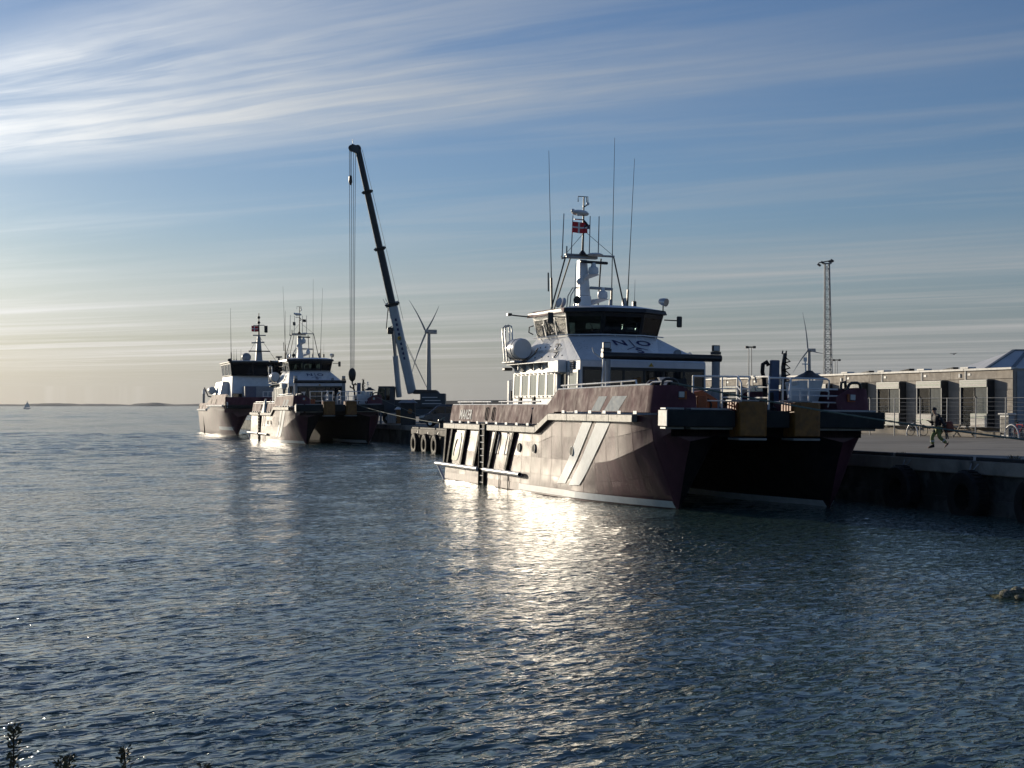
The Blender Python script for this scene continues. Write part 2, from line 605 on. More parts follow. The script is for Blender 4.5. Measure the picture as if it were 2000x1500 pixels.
def water_sheet():
    """one sheet to the horizon, with wind waves as real relief; finer near the shore than far out"""
    r = np.random.default_rng(3)
    ys = [11.0]
    while ys[-1] < 210:
        ys.append(ys[-1] * 1.0023)
    while ys[-1] < 1600:
        ys.append(ys[-1] * 1.0052)
    while ys[-1] < 10500:
        ys.append(ys[-1] * 1.06)
    ys = np.array(ys)
    ks = np.linspace(-0.60, 0.60, 480)
    X = ys[:, None] * ks[None, :]
    Y = np.repeat(ys[:, None], len(ks), 1)
    step = np.maximum(ys * 0.0024, np.gradient(ys))
    Z = np.zeros_like(X)
    N = 90
    for i in range(N):
        lam = math.exp(r.uniform(math.log(0.2), math.log(0.85)))
        ang = math.radians(-38 + r.normal(0, 34 if lam < 0.5 else 24))
        k = 2 * math.pi / lam
        ph = k * (X * math.cos(ang) + Y * math.sin(ang)) + r.uniform(0, 6.283)
        amp = lam / (2 * math.pi) * WAVE_SLOPE * math.sqrt(2.0 / N)
        if i < 10:                        # a faint longer swell
            lam = r.uniform(2.0, 5.0)
            k = 2 * math.pi / lam
            ph = k * (X * math.cos(ang) + Y * math.sin(ang)) + r.uniform(0, 6.283)
            amp = lam / (2 * math.pi) * 0.028 * math.sqrt(2.0 / 10)
        w = np.clip((lam / step - 3.0) / 3.0, 0, 1)[:, None]
        Z += w * amp * 2.0 * (np.exp(1.1 * (np.sin(ph) - 1.0)) - 0.42)
    # chop that has had room to grow, farther out
    grow = np.clip((Y - 40.0) / 80.0, 0, 1)
    for i in range(26):
        lam = math.exp(r.uniform(math.log(1.3), math.log(6.0)))
        ang = math.radians(-50 + r.normal(0, 30))
        k = 2 * math.pi / lam
        ph = k * (X * math.cos(ang) + Y * math.sin(ang)) + r.uniform(0, 6.283)
        amp = lam / (2 * math.pi) * 0.085 * math.sqrt(2.0 / 26)
        w = np.clip((lam / step - 3.0) / 2.0, 0, 1)[:, None]
        Z += grow * w * amp * 2.0 * (np.exp(1.1 * (np.sin(ph) - 1.0)) - 0.42)
    far = np.clip((Y - 130.0) / 350.0, 0, 1)
    for i in range(16):
        lam = math.exp(r.uniform(math.log(5.0), math.log(34.0)))
        ang = math.radians(-58 + r.normal(0, 26))
        k = 2 * math.pi / lam
        ph = k * (X * math.cos(ang) + Y * math.sin(ang)) + r.uniform(0, 6.283)
        amp = lam / (2 * math.pi) * 0.05 * math.sqrt(2.0 / 16)
        w = np.clip((lam / step - 3.0) / 2.0, 0, 1)[:, None]
        Z += far * w * amp * 2.0 * (np.exp(1.1 * (np.sin(ph) - 1.0)) - 0.42)
    # a patchy breeze
    P = 0.85 + 0.18 * np.sin(X * 0.11 + 0.06 * Y + 1.0) * np.sin(Y * 0.07 - X * 0.03) + 0.12 * np.sin(X * 0.31 - Y * 0.23)
    Z *= P
    n, m = X.shape
    vs = np.stack([X, Y, Z], -1).reshape(-1, 3)
    idx = np.arange(n * m).reshape(n, m)
    q = np.stack([idx[:-1, :-1], idx[:-1, 1:], idx[1:, 1:], idx[1:, :-1]], -1).reshape(-1, 4)
    # plain aprons behind the camera and to the sides
    ap = np.array([(-9000, -300, 0), (9000, -300, 0), (9000, 10500, 0), (ys[-1] * 0.60, ys[-1], 0), (6.6, 11, 0), (-6.6, 11, 0), (-ys[-1] * 0.60, ys[-1], 0), (-9000, 10500, 0)], float)
    o = len(vs)
    vs = np.concatenate([vs, ap])
    extra = [(o, o + 1, o + 4, o + 5), (o + 1, o + 2, o + 3, o + 4), (o, o + 5, o + 6, o + 7)]
    me = bpy.data.meshes.new('water')
    nq, ne = len(q), len(extra)
    me.vertices.add(len(vs))
    me.vertices.foreach_set('co', vs.astype(np.float32).ravel())
    loops = np.concatenate([q.ravel(), np.array(extra).ravel()]).astype(np.int32)
    me.loops.add(len(loops))
    me.loops.foreach_set('vertex_index', loops)
    me.polygons.add(nq + ne)
    me.polygons.foreach_set('loop_start', (np.arange(nq + ne) * 4).astype(np.int32))
    me.polygons.foreach_set('use_smooth', np.ones(nq + ne, bool))
    me.update(calc_edges=True)
    me.validate()
    me.materials.append(M['water'])
    at = me.attributes.new('open_water', 'FLOAT', 'POINT')
    at.data.foreach_set('value', np.clip((vs[:, 1] - 35.0) / 90.0, 0, 1).astype(np.float32))
    o = bpy.data.objects.new('water', me)
    COL.objects.link(o)
    tag(o, kind='structure')


WAVE_SLOPE = 0.098
water_sheet()

# --- distant low coast on the horizon
def coast():
    rows = [[], [], []]
    x = -6500.0
    while x < 3000:
        h = 9 + 3 * math.sin(x * 0.0021) + 3 * math.sin(x * 0.0077 + 1) + rnd.uniform(-1.2, 1.2) + 2 * math.sin(x * 0.023)
        if -1990 < x < -1830:
            h += 8 * min(1.0, 2.2 * math.sin(math.pi * (x + 1990) / 160))
        y = 8200 + 300 * math.sin(x * 0.0006)
        rows[0].append((x, y, -0.5))
        rows[1].append((x, y + 90, h))
        rows[2].append((x, y + 900, -0.5))
        x += 28
    o = MB().grid(rows).build('coast', M['coast'], smooth=60)
    tag(o, kind='structure')


coast()

# --- quay: near arm, and the set-back arm beyond the corner
Q_T, Q_C, Q_T2 = 8.65, -72.5, 13.0
quay = MB()
pts = [S(60, Q_T), S(Q_C, Q_T), S(Q_C, Q_T2), S(-205, Q_T2), S(-205, 420), S(60, 420)]
quay.add([(p.x, p.y, QZ) for p in pts] , [(5, 4, 3, 2, 1, 0)])
quay_o = quay.build('quay', M['asphalt'])
tag(quay_o, kind='structure')
ground = sheet('ground', [tuple(S(-205, 40)[:2]), tuple(S(-205, 420)[:2]), tuple(S(60, 420)[:2]), (900, 120), (3500, 900), (3500, 5200), (-280, 5200)], QZ - 0.05, M['earth'])
tag(ground, kind='structure')

# quay wall: recessed concrete face in bays, a cap beam in lengths
def quay_wall():
    w = empty('quay_wall', S(0, Q_T), (0, 0, HEAD))
    tag(w, 'dark stained concrete quay wall under the near quay edge', 'quay wall')
    runs = [((60, Q_T), (Q_C, Q_T)), ((Q_C, Q_T), (Q_C, Q_T2)), ((Q_C, Q_T2), (-420, Q_T2))]
    def L(s, t, z):
        return Vector((s, t - Q_T, z))
    # faces
    face = MB()
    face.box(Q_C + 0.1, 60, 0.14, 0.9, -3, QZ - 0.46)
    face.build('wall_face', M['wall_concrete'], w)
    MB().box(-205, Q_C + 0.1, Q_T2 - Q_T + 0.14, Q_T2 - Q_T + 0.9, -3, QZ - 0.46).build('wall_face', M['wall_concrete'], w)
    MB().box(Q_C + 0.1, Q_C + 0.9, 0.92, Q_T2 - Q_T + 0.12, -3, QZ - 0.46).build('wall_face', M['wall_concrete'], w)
    # ledge lower down
    MB().box(Q_C + 0.1, 60, 0.02, 0.135, -0.5, 0.52).build('wall_ledge', M['wall_concrete'], w, bevel=0.02)
    s = 30.0
    while s > Q_C:
        e = max(Q_C, s - 5.0)
        MB().box(e + 0.02, s - 0.02, 0.0, 0.55, QZ - 0.45, QZ + 0.015).build('cap_beam', M['concrete'], w, bevel=0.03)
        MB().box(e + 0.12, s - 0.25, 0.06, 0.24, QZ + 0.017, QZ + 0.15).build('kerb_timber', M['hut_dark'], w, bevel=0.02)
        s = e
    t = Q_T2
    MB().box(Q_C, Q_C + 0.55, 0.56, Q_T2 - Q_T - 0.002, QZ - 0.45, QZ + 0.015).build('cap_beam', M['concrete'], w, bevel=0.03)
    s = Q_C - 0.02
    for i in range(16):
        e = s - 6.0
        MB().box(e + 0.02, s - 0.02, Q_T2 - Q_T, Q_T2 - Q_T + 0.55, QZ - 0.45, QZ + 0.015).build('cap_beam', M['concrete'], w, bevel=0.03)
        s = e
    return w


quay_wall()

# --- foreshore bank under the photographer (below the frame) and its shrubs
def bank():
    rows = []
    for j in range(14):
        y = -12 + j * 1.75
        row = []
        for i in range(40):
            x = -26 + i * 1.35
            edge = 9.2 + 0.9 * math.sin(x * 0.5) + (max(0, x - 4)) * 0.1
            h = 1.95 if y < 1 else 1.95 - 2.7 * max(0.0, min(1.15, (y - 1) / (edge - 1)))
            row.append((x, y, h + rnd.uniform(-0.06, 0.06)))
        rows.append(row)
    tag(MB().grid(rows).build('bank', M['earth'], smooth=80), kind='structure')


bank()

# --- rocky spit entering from the right
def spit():
    rows = []
    for j in range(15):
        v = j / 14.0
        row = []
        for i in range(26):
            u = i / 25.0
            x = 9.2 + u * 9.0
            w = 0.5 + 2.3 * u ** 0.7
            y = 29.6 - 1.1 * u + (v - 0.5) * 2 * w
            h = (0.10 + 0.62 * u ** 0.75) * max(0.0, 1 - (2 * v - 1) ** 2) - 0.09
            row.append((x, y, h + rnd.uniform(-0.05, 0.06)))
        rows.append(row)
    o = MB().grid(rows).build('rock_spit', M['weed'], smooth=50)
    tag(o, kind='structure')


spit()


def stone_mesh(seed):
    r = random.Random(seed)
    mb = MB()
    rows = []
    m, n = 5, 8
    for i in range(m + 1):
        th = math.pi * i / m
        rows.append([(math.sin(th) * math.cos(2 * math.pi * k / n) * r.uniform(0.75, 1.1), math.sin(th) * math.sin(2 * math.pi * k / n) * r.uniform(0.75, 1.1), -0.65 * math.cos(th) * r.uniform(0.85, 1.1)) for k in range(n)])
    for i in (0, m):
        rows[i] = [rows[i][0]] * n
    mb.grid(rows, True)
    return mb


stones = [stone_mesh(i).build('stone', M['rock'], smooth=45) for i in range(4)]
for o in stones:
    o.location = (0, 0, -60)
spit_meshes = [o.data for o in stones]
for o in stones:
    bpy.data.objects.remove(o)
spots = []
for k in range(26):
    u = rnd.random()
    v = rnd.uniform(-1, 1)
    x = 9.2 + u * 2.6
    w = 0.45 + 2.3 * ((x - 9.2) / 9.0) ** 0.7
    spots.append((x, 29.55 - 0.11 * (x - 9.2) + v * w * 0.85, 0.10 + 0.62 * ((x - 9.2) / 9) ** 0.75 * (1 - v * v) - 0.07, rnd.uniform(0.06, 0.15)))
for k, (x, y, z, r) in enumerate(spots):
    o = bpy.data.objects.new('stone', spit_meshes[k % 4])
    COL.objects.link(o)
    o.location = (x, y, z)
    o.scale = (r * 1.2, r, r)
    o.rotation_euler = (rnd.uniform(-.3, .3), rnd.uniform(-.3, .3), rnd.uniform(0, 6))
    tag(o, 'small weathered stone lying on the weedy rock spit', 'stone', 'stones on the rock spit')

# --- low embankment and dark ground beyond the quay
def embankment():
    prof = [(-60, 0), (-44, 2.6), (-20, 2.9), (-8, 3.9), (4, 4.3), (24, 4.6), (60, 4.9), (120, 4.2), (260, 3.6)]
    rows = [[], [], []]
    for x, h in prof:
        rows[0].append((x + 28, 330, 1.6))
        rows[1].append((x + 28, 338, 2.0 + h + rnd.uniform(-.15, .15)))
        rows[2].append((x + 28, 372, 1.6))
    tag(MB().grid(rows).build('embankment', M['earth'], smooth=70), kind='structure')


embankment()


# --- sea haze: one even box of air round everything, sky outside
def haze():
    m = bpy.data.materials.new('haze')
    m.use_nodes = True
    t = NT(m.node_tree)
    t.n.clear()
    out = t.node('ShaderNodeOutputMaterial')
    v = t.node('ShaderNodeVolumePrincipled')
    v.inputs['Color'].default_value = rgb((0.86, 0.92, 1.0))
    v.inputs['Density'].default_value = HAZE_DENSITY
    v.inputs['Anisotropy'].default_value = 0.2
    t.l.new(v.outputs[0], out.inputs['Volume'])
    M['haze'] = m
    o = MB().box(-9500, 9500, -600, 11000, -6.0, 160.0).build('haze', m)
    tag(o, kind='stuff')


HAZE_DENSITY = 0.000026
haze()

# ================================================================== BOATS
def lerp(a, b, k):
    return a + (b - a) * k


def interp(tab, x):
    if x <= tab[0][0]:
        return tab[0][1]
    for (x0, y0), (x1, y1) in zip(tab, tab[1:]):
        if x <= x1:
            return lerp(y0, y1, (x - x0) / (x1 - x0))
    return tab[-1][1]


class HullForm:
    """one slender hull of a catamaran; x forward, y outward-negative from the stem, z up"""
    def __init__(self, L=25.2, zd=((-11.0, 2.80), (-9.45, 3.36)), zk0=1.5, bow=0.95, wl=1.60, kn=1.52, dk=1.42):
        self.L, self.zdt, self.zk0, self.bow, self.wl, self.kn, self.dk = L, zd, zk0, bow, wl, kn, dk

    def zd(self, s):
        return interp(self.zdt, s)

    def zk(self, s):
        return self.zk0 + (0.0356 * (s + 5) ** 2 if s > -5 else 0.0)

    def zb(self, s):
        return interp([(-0.35, -0.8), (0.0, -0.05), (0.3, 0.85), (0.6, 1.7), (0.95, 2.45)], s)

    def tw(self, s):
        w = self.wl - 0.16 * max(0.0, min(1.0, (s + 14) / 6.0))
        if s <= -6.8:
            return -w
        return -w * (1 - min(1.0, (s + 6.8) / 6.8) ** 1.4)

    def tk(self, s):
        return -self.kn + 0.15 * max(0.0, min(1.0, (s + 14) / 6.0)) + 0.62 * max(0.0, min(1.0, (s + 2.2) / 3.15)) ** 1.8

    def td(self, s):
        return -self.dk - 0.03 * max(0.0, min(1.0, (s + 14) / 6.0)) + 0.71 * max(0.0, min(1.0, (s + 1.6) / 2.55)) ** 2

    def y(self, s, z):
        """outer side at station s, height z"""
        zk, zb = self.zk(s), max(0.0, self.zb(s))
        if z >= zk:
            return lerp(self.tk(s), self.td(s), (z - zk) / max(0.05, self.zd(s) - zk))
        k = (z - zb) / max(0.05, zk - zb)
        if k < 0:
            return self.tw(s) * 0.97
        e = 1.0 if s < -6 else lerp(1.0, 0.8, min(1, (s + 6) / 6))
        return lerp(self.tw(s), self.tk(s), k ** e)

    def stations(self):
        xs = [-self.L, -self.L + 1]
        x = -self.L + 2.2
        while x < -9.6:
            xs.append(x)
            x += 1.6
        xs += [-9.5, -8.5, -7.5, -6.6, -5.8, -5, -4.3, -3.6, -2.9, -2.3, -1.7, -1.2, -0.8, -0.4, 0.0, 0.2, 0.4, 0.6, 0.78, self.bow]
        return xs

    def mesh(self, wet=1.95, part='outer'):
        rows = []
        for s in self.stations():
            zk, zd, zb = self.zk(s), self.zd(s), self.zb(s)
            r = []
            for k in range(3):
                z = lerp(zd, zk, k / 2.0)
                r.append((s, self.y(s, z), z))
            zlo = max(0.0, zb)
            for k in range(1, 5):
                z = lerp(zk, zlo, k / 4.0)
                r.append((s, self.y(s, z) if k < 4 or zb < 0 else 0.0, z))
            r.append((s, self.tw(s) * 0.8, min(zlo, -0.75) if zb < -0.1 else zlo - 0.001))
            wz = wet if s < -5 else lerp(wet, 2.75, min(1, (s + 5) / 5.9) ** 1.5)
            wi = -self.tw(s) * 0.95
            ki = max(zlo + 0.02, min(wz - 0.02, zk))
            r.append((s, wi * 0.8, min(zlo, -0.75) if zb < -0.1 else zlo + 0.001))
            r.append((s, wi, zlo + 0.002))
            r.append((s, lerp(wi, 1.3, 0.55), lerp(zlo, wz, 0.5)))
            r.append((s, 1.32, wz))
            r.append((s, 1.34, wz + 0.3))
            rows.append(r)
        n = len(rows[0])
        if part == 'inner':
            return MB().grid([r[7:] for r in rows])
        mb = MB().grid([r[:8] for r in rows])
        mb.add(rows[0], [tuple(range(n))])
        mb.add(rows[-1], [tuple(range(n - 1, -1, -1))])
        return mb


def flip_y(mb, c):
    mb.v = [(v[0], 2 * c - v[1], v[2]) for v in mb.v]
    mb.f = [tuple(reversed(f)) for f in mb.f]
    return mb


def windowed(P, root, cols, v0, v1, frame, glass, th=0.06, post=0.045, name='window', sill=True, glass_off=0.02):
    """framed panes on the patch P; cols are fractional borders along u"""
    fr = MB()
    fr.slab(P, cols[0], cols[-1], 0.0, v0, th)
    fr.slab(P, cols[0], cols[-1], v1, 1.0, th)
    w = (P(1, 0) - P(0, 0)).length
    pw = post / w
    for i, u in enumerate(cols):
        a, b = u - pw, u + pw
        if i == 0:
            a, b = u, u + 1.3 * pw
        if i == len(cols) - 1:
            a, b = u - 1.3 * pw, u
        fr.slab(P, a, b, v0, v1, th - 0.002)
    f = fr.build(name + '_frame', frame, root)
    for u0, u1 in zip(cols, cols[1:]):
        MB().slab(P, u0 + 0.6 * pw, u1 - 0.6 * pw, v0 - 0.01, v1 + 0.01, 0.012, glass_off).build('pane', glass, f)
    return f


def overlay(H, quad, off=0.012, nu=8, nv=8):
    """a painted shape as a thin skin on the hull side; quad = 4 (s, z) corners"""
    rows = []
    for j in range(nv + 1):
        v = j / nv
        r = []
        for i in range(nu + 1):
            u = i / nu
            s = lerp(lerp(quad[0][0], quad[1][0], u), lerp(quad[3][0], quad[2][0], u), v)
            z = lerp(lerp(quad[0][1], quad[1][1], u), lerp(quad[3][1], quad[2][1], u), v)
            r.append((s, H.y(s, z) - off, z))
        rows.append(r)
    return MB().grid(rows)


def whip(root, base, top, r=0.016, mount=0.6, m=None, name='whip_antenna'):
    b, t = Vector(base), Vector(top)
    mb = MB().tube(b, b + (t - b).normalized() * mount, r * 2.6, n=7)
    mb.path([b + (t - b) * (mount / (t - b).length), b + (t - b) * 0.45, t], r * 1.3, 6, r1=r * 0.45)
    return mb.build(name, m or M['black_metal'], root, smooth=40)


def crew_boat():
    root = empty('crew_boat', P0, (R(-0.8), 0, HEAD))
    H = HullForm()
    C = 3.0                                             # centre line
    plum, bul, wht = M['hull_plum'], M['bulwark_plum'], M['white_paint']
    hull = H.mesh().build('hull', plum, root, smooth=22)
    hull_p = flip_y(H.mesh(), C).build('hull', plum, root, smooth=22)
    H.mesh(part='inner').build('inner_shell', M['hull_inner_shade'], hull, smooth=30)
    flip_y(H.mesh(part='inner'), C).build('inner_shell', M['hull_inner_shade'], hull_p, smooth=30)
    rr = random.Random(11)
    # --- shell plates of the sunlit side, each slightly dished between its welds
    xs = [-25.1 + i * 1.2 for i in range(22)]
    for i, (a, b) in enumerate(zip(xs, xs[1:])):
        for (za, zb_) in ((0.32, 0.80), (0.80, 1.5), (1.5, 2.15), (2.15, 9)):
            mid = 0.5 * (a + b)
            def zz(s, q):
                k = H.zk(s)
                top = H.zd(s) - 0.03
                if q >= 9:
                    return top
                if q <= 1.5:
                    lo = max(0.05, H.zb(s) + 0.05)
                    return max(lo, q * k / 1.5)
                return min(top - 0.02, k + (q - 1.5) / (2.8 - 1.5) * (top - k))
            rows = []
            d = rr.uniform(0.003, 0.011) * rr.choice((1, 1, -1))
            ph, amp = rr.uniform(0, 6), rr.uniform(0.0, 0.006)
            n = 7
            for j in range(n + 1):
                v = j / n
                r = []
                for k in range(n + 1):
                    u = k / n
                    s = lerp(a + 0.014, b - 0.014, u)
                    z0, z1 = zz(s, za) + 0.012, zz(s, zb_) - 0.012
                    z = lerp(z0, max(z1, z0 + 0.01), v)
                    edge = math.sin(math.pi * u) * math.sin(math.pi * v)
                    off = 0.016 - d * edge + amp * math.sin(ph + 9 * u + 3 * v) * edge
                    r.append((s, H.y(s, z) - off, z))
                rows.append(r)
            MB().grid(rows).build('plate', plum, hull, smooth=30)
    # --- waterline band and the slanted double stripe
    for k in range(12):
        s0, s1 = -13.2 + k * 1.1, -13.2 + (k + 1) * 1.1
        if k == 0:
            band = overlay(H, ((s0, 0.06), (s1, 0.06), (s1, 0.31), (s0, 0.31)), 0.042, 4, 2)
        else:
            q = overlay(H, ((s0, 0.06), (s1, 0.06), (s1, 0.31), (s0, 0.31)), 0.042, 4, 2)
            band.add(q.v, q.f)
    band.build('waterline_band', M['stripe_paint'], hull, smooth=40)
    flip_y(overlay(H, ((-9.0, 0.06), (0.0, 0.06), (0.0, 0.31), (-9.0, 0.31)), 0.02, 24, 2), C).build('waterline_band', M['stripe_paint'], root, smooth=40)
    def inner_y(s, z):
        wi = -H.tw(s) * 0.95
        return 6.0 - (wi + 0.55 * (1.3 - wi) * z / 0.98) - 0.02
    MB().grid([[(s, inner_y(s, z), z) for s in [-10 + 0.25 * k for k in range(40)] + [0.0]] for z in (0.06, 0.31)]).build('waterline_band', M['stripe_paint'], root, smooth=40)
    overlay(H, ((-8.67, 0.54), (-7.74, 0.58), (-4.75, 3.08), (-5.80, 3.08)), 0.044, 6, 14).build('slanted_stripe', M['stripe_paint'], hull, smooth=40)
    overlay(H, ((-7.35, 0.52), (-6.23, 0.58), (-2.90, 3.08), (-4.30, 3.08)), 0.044, 6, 14).build('slanted_stripe', M['stripe_paint'], hull, smooth=40)
    # faded green rounded emblem near the stern
    ring = MB()
    pts_o, pts_i = [], []
    for k in range(28):
        a = 2 * math.pi * k / 28
        cx, cz = math.copysign(abs(math.cos(a)) ** 0.5, math.cos(a)), math.copysign(abs(math.sin(a)) ** 0.5, math.sin(a))
        s_, z_ = -23.33 + cx * 0.68 + cz * 0.22, 1.66 + cz * 0.70
        pts_o.append((s_, H.y(s_, z_) - 0.045, z_))
        s_, z_ = -23.33 + cx * 0.28 + cz * 0.22, 1.6 + cz * 0.42
        pts_i.append((s_, H.y(s_, z_) - 0.045, z_))
    ring.grid([pts_o, pts_i], True)
    ring.build('green_emblem', M['green_emblem'], hull)
    # --- rubbing strake: lower run aft (broken at the ladder), slope, upper run forward
    def strake(poly, side):
        mb = MB()
        for (s0, z0), (s1, z1) in zip(poly, poly[1:]):
            y0, y1 = -H.dk - 0.20, -H.dk + 0.02
            mb.hexa([(s0, y0, z0), (s1, y0, z1), (s1, y1, z1), (s0, y1, z0)], [(s0, y0, z0 + 0.27), (s1, y0, z1 + 0.27), (s1, y1, z1 + 0.29), (s0, y1, z0 + 0.29)])
        if side < 0:
            return mb
        return flip_y(mb, C)
    for side in (-1, 1):
        strake([(-25.5, 2.52), (-23.4, 2.52), (-21.2, 2.52), (-19.05, 2.52)], side).build('rubbing_strake', M['strake_grey'], root, bevel=0.02)
        strake([(-18.2, 2.52), (-16.2, 2.52), (-14.2, 2.52), (-12.4, 2.52), (-11.15, 2.52), (-9.5, 3.08)], side).build('rubbing_strake', M['strake_grey'], root, bevel=0.02)
        for k in range(4):
            s0 = -9.5 + k * 2.25
            strake([(s0 + 0.008, 3.08), (s0 + 2.242, 3.08)], side).build('rubbing_strake', M['strake_grey'], root, bevel=0.015)
    # --- bulwarks: leaning in, standing on brackets above the deck-edge slots
    def bulw(poly, y0=-1.40, y1=-1.26):
        """poly: (s, z_bottom, z_top) columns"""
        a = [(s, y0, zb) for s, zb, zt in poly]
        b = [(s, y0 + (y1 - y0) * (zt - zb) / 0.87, zt) for s, zb, zt in poly]
        a2 = [(s, y0 + 0.05, zb) for s, zb, zt in poly]
        b2 = [(s, y0 + (y1 - y0) * (zt - zb) / 0.87 + 0.06, zt) for s, zb, zt in poly]
        mb = MB().grid([a, b, b2, a2, a])
        n = len(poly)
        for e in (0, n - 1):
            mb.f.append((e, n + e, 2 * n + e, 3 * n + e))
        return mb
    aft = [(-25.1, 2.90, 3.70)] + [(-23.9 + k * 1.2, 2.90, 3.70) for k in range(11)]
    ramp_ = [(-10.55, 2.92, 3.70), (-9.9, 3.16, 4.02), (-9.3, 3.42, 4.32)]
    fwd = [(-8.2 + k * 1.3, 3.44, 4.33 + 0.012 * k) for k in range(7)] + [(0.25, 3.44, 4.40)]
    for side in (-1, 1):
        segs = [aft[k:k + 2] for k in range(len(aft) - 1)] + [[aft[-1]] + ramp_] + [[ramp_[-1], fwd[0]]] + [fwd[k:k + 2] for k in range(len(fwd) - 1)]
        for sg in segs:
            mb = bulw([(q[0] + (0.006 if i == 0 else -0.006 if i == len(sg) - 1 else 0), q[1], q[2]) for i, q in enumerate(sg)])
            if side > 0:
                flip_y(mb, C)
            mb.build('bulwark_panel', bul, root)
        cap = [(q[0], -1.26 + 0.03, q[2] + 0.02) for q in aft + ramp_ + fwd]
        mb = MB().path([(c[0], c[1] + (0.02 if c[2] < 4 else 0.0), c[2]) for c in cap], 0.035, 6)
        if side > 0:
            flip_y(mb, C)
        mb.build('bulwark_cap', M['rail_white'] if side < 0 else bul, root, smooth=50)
        for k in range(17):
            s = -24.9 + k * 1.5
            if -11.0 < s < -9.0:
                continue
            z = 2.80 if s < -10 else 3.36
            mb = MB().box(s, s + 0.32, -1.41, -1.34, z + 0.02, z + 0.13)
            if side > 0:
                flip_y(mb, C)
            mb.build('bracket', M['stripe_paint'], root)
    # bow corner of the bulwark, wrapping round to the front, both sides
    for side in (-1, 1):
        arc = []
        for k in range(7):
            a = math.pi / 2 * k / 6
            arc.append((0.25 + 0.75 * math.sin(a), -1.40 + 0.75 * (1 - math.cos(a))))
        arc += [(1.0, -0.25), (0.98, 0.22)]
        rows = [[], [], [], []]
        for i, (s, y) in enumerate(arc):
            zt = 4.40 if i < 7 else (4.36 if i == 7 else 4.08)
            nx, ny = (math.sin(math.pi / 2 * min(i, 6) / 6), -math.cos(math.pi / 2 * min(i, 6) / 6))
            lean = 0.15
            rows[0].append((s, y, 3.44))
            rows[1].append((s - nx * lean, y - ny * lean, zt))
            rows[2].append((s - nx * (lean + 0.07), y - ny * (lean + 0.07), zt))
            rows[3].append((s - nx * 0.06, y - ny * 0.06, 3.44))
        mb = MB().grid(rows)
        n = len(arc)
        mb.f.append((n - 1, 2 * n - 1, 3 * n - 1, 4 * n - 1))
        lamp = MB().box(0.93, 1.0, -0.47, -0.27, 3.98, 4.18)
        frm = MB().box(0.90, 0.97, -0.24, -0.17, 3.95, 4.2).box(0.90, 0.97, -0.47, -0.17, 3.92, 3.95)
        loop = MB().path([(0.55, -0.95, 4.36), (0.56, -0.90, 4.56), (0.58, -0.78, 4.62), (0.60, -0.52, 4.61), (0.62, -0.42, 4.55), (0.63, -0.32, 4.34)], 0.055, 8)
        if side > 0:
            for q in (mb, lamp, frm, loop):
                flip_y(q, C)
        mb.build('bow_bulwark', bul, root, smooth=35)
        lo = lamp.build('deck_light', M['lamp_glass'], root, bevel=0.01)
        frm.build('light_guard', M['orange'], lo)
        loop.build('mooring_fairlead', M['black_metal'], root, smooth=50)
    # text on the quarter
    mk = MB()
    lean = Vector((0, 0.14, 0.87)).normalized()
    text_into(mk, 'MAKER', 0.66, (-22.35, -1.40 + 0.045, 3.22), (1, 0, 0), (0.10, lean.y, lean.z), 0.014, spread=1.0, bold=0.022)
    mk.build('name_lettering', M['pale_text'], root)
    for quad in (((-5.12, 3.47), (-4.2, 3.47), (-3.69, 4.03), (-4.53, 4.03)), ((-3.78, 3.47), (-2.39, 3.47), (-1.72, 4.03), (-3.12, 4.03))):
        MB().add([(s, -1.40 + 0.161 * (z - 3.44) - 0.008, z) for s, z in quad], [(0, 1, 2, 3)]).build('slanted_stripe', M['stripe_matte'], root)
    # --- vertical fender bars, pipe rail, boarding ladder, grab rails on the side
    for st, sb in ((-25.05, -25.1), (-23.95, -24.45), (-21.5, -22.1), (-19.2, -19.85), (-16.6, -17.45), (-14.1, -14.95)):
        MB().bar((st, -1.52, 2.53), (sb, -1.63, 0.80), 0.26, 0.16, (0, 1, 0)).build('fender_bar', M['rubber'], root, bevel=0.02)
    for a, b in ((-26.5, -19.1), (-18.1, -12.8)):
        MB().tube((a, -1.70, 0.71), (b, -1.70, 0.71), 0.10, n=12).build('pipe_rail', M['rail_white'], root, smooth=50)
    MB().tube((-12.82, -1.70, 0.71), (-12.795, -1.70, 0.71), 0.075, n=12).build('pipe_end', M['rubber'], root)
    MB().tube((-26.3, -1.70, 0.68), (-25.3, -1.58, -0.1), 0.06, n=8).build('rail_strut', M['rail_white'], root, smooth=50)
    lad = MB().box(-18.95, -18.20, -1.61, -1.2, -0.35, 2.83)
    lad_o = lad.build('ladder_recess', M['rubber'], root)
    for k in range(9):
        MB().tube((-18.92, -1.64, 0.1 + k * 0.31), (-18.23, -1.64, 0.1 + k * 0.31), 0.022, n=6).build('rung', M['rail_white'], lad_o)
    for s in (-18.97, -18.18):
        MB().bar((s, -1.66, -0.4), (s, -1.62, 2.8), 0.05, 0.12, (0, 1, 0)).build('ladder_rail', M['rubber'], lad_o)
    for s in (-16.3, -15.05):
        MB().path([(s - 0.35, -1.50, 1.48), (s - 0.3, -1.60, 1.5), (s, -1.53, 2.36), (s - 0.05, -1.53, 2.44), (s - 0.3, -1.46, 2.46)], 0.026, 6).build('grab_rail', M['rail_white'], root, smooth=50)
    for s in (-18.85, -17.8):
        pts = []
        for k in range(16):
            a = 2 * math.pi * k / 16
            z = 3.30 + 0.20 * math.copysign(1, math.sin(a)) * (abs(math.sin(a)) > 0.02) + 0.09 * math.sin(a)
            pts.append((s + 0.12 * math.cos(a) - 0.06 * (z - 3.3), -1.40 + 0.161 * (z - 2.9) - 0.04, z))
        MB().path(pts, 0.025, 6, closed=True).build('lifting_loop', M['black_metal'], root, smooth=50)
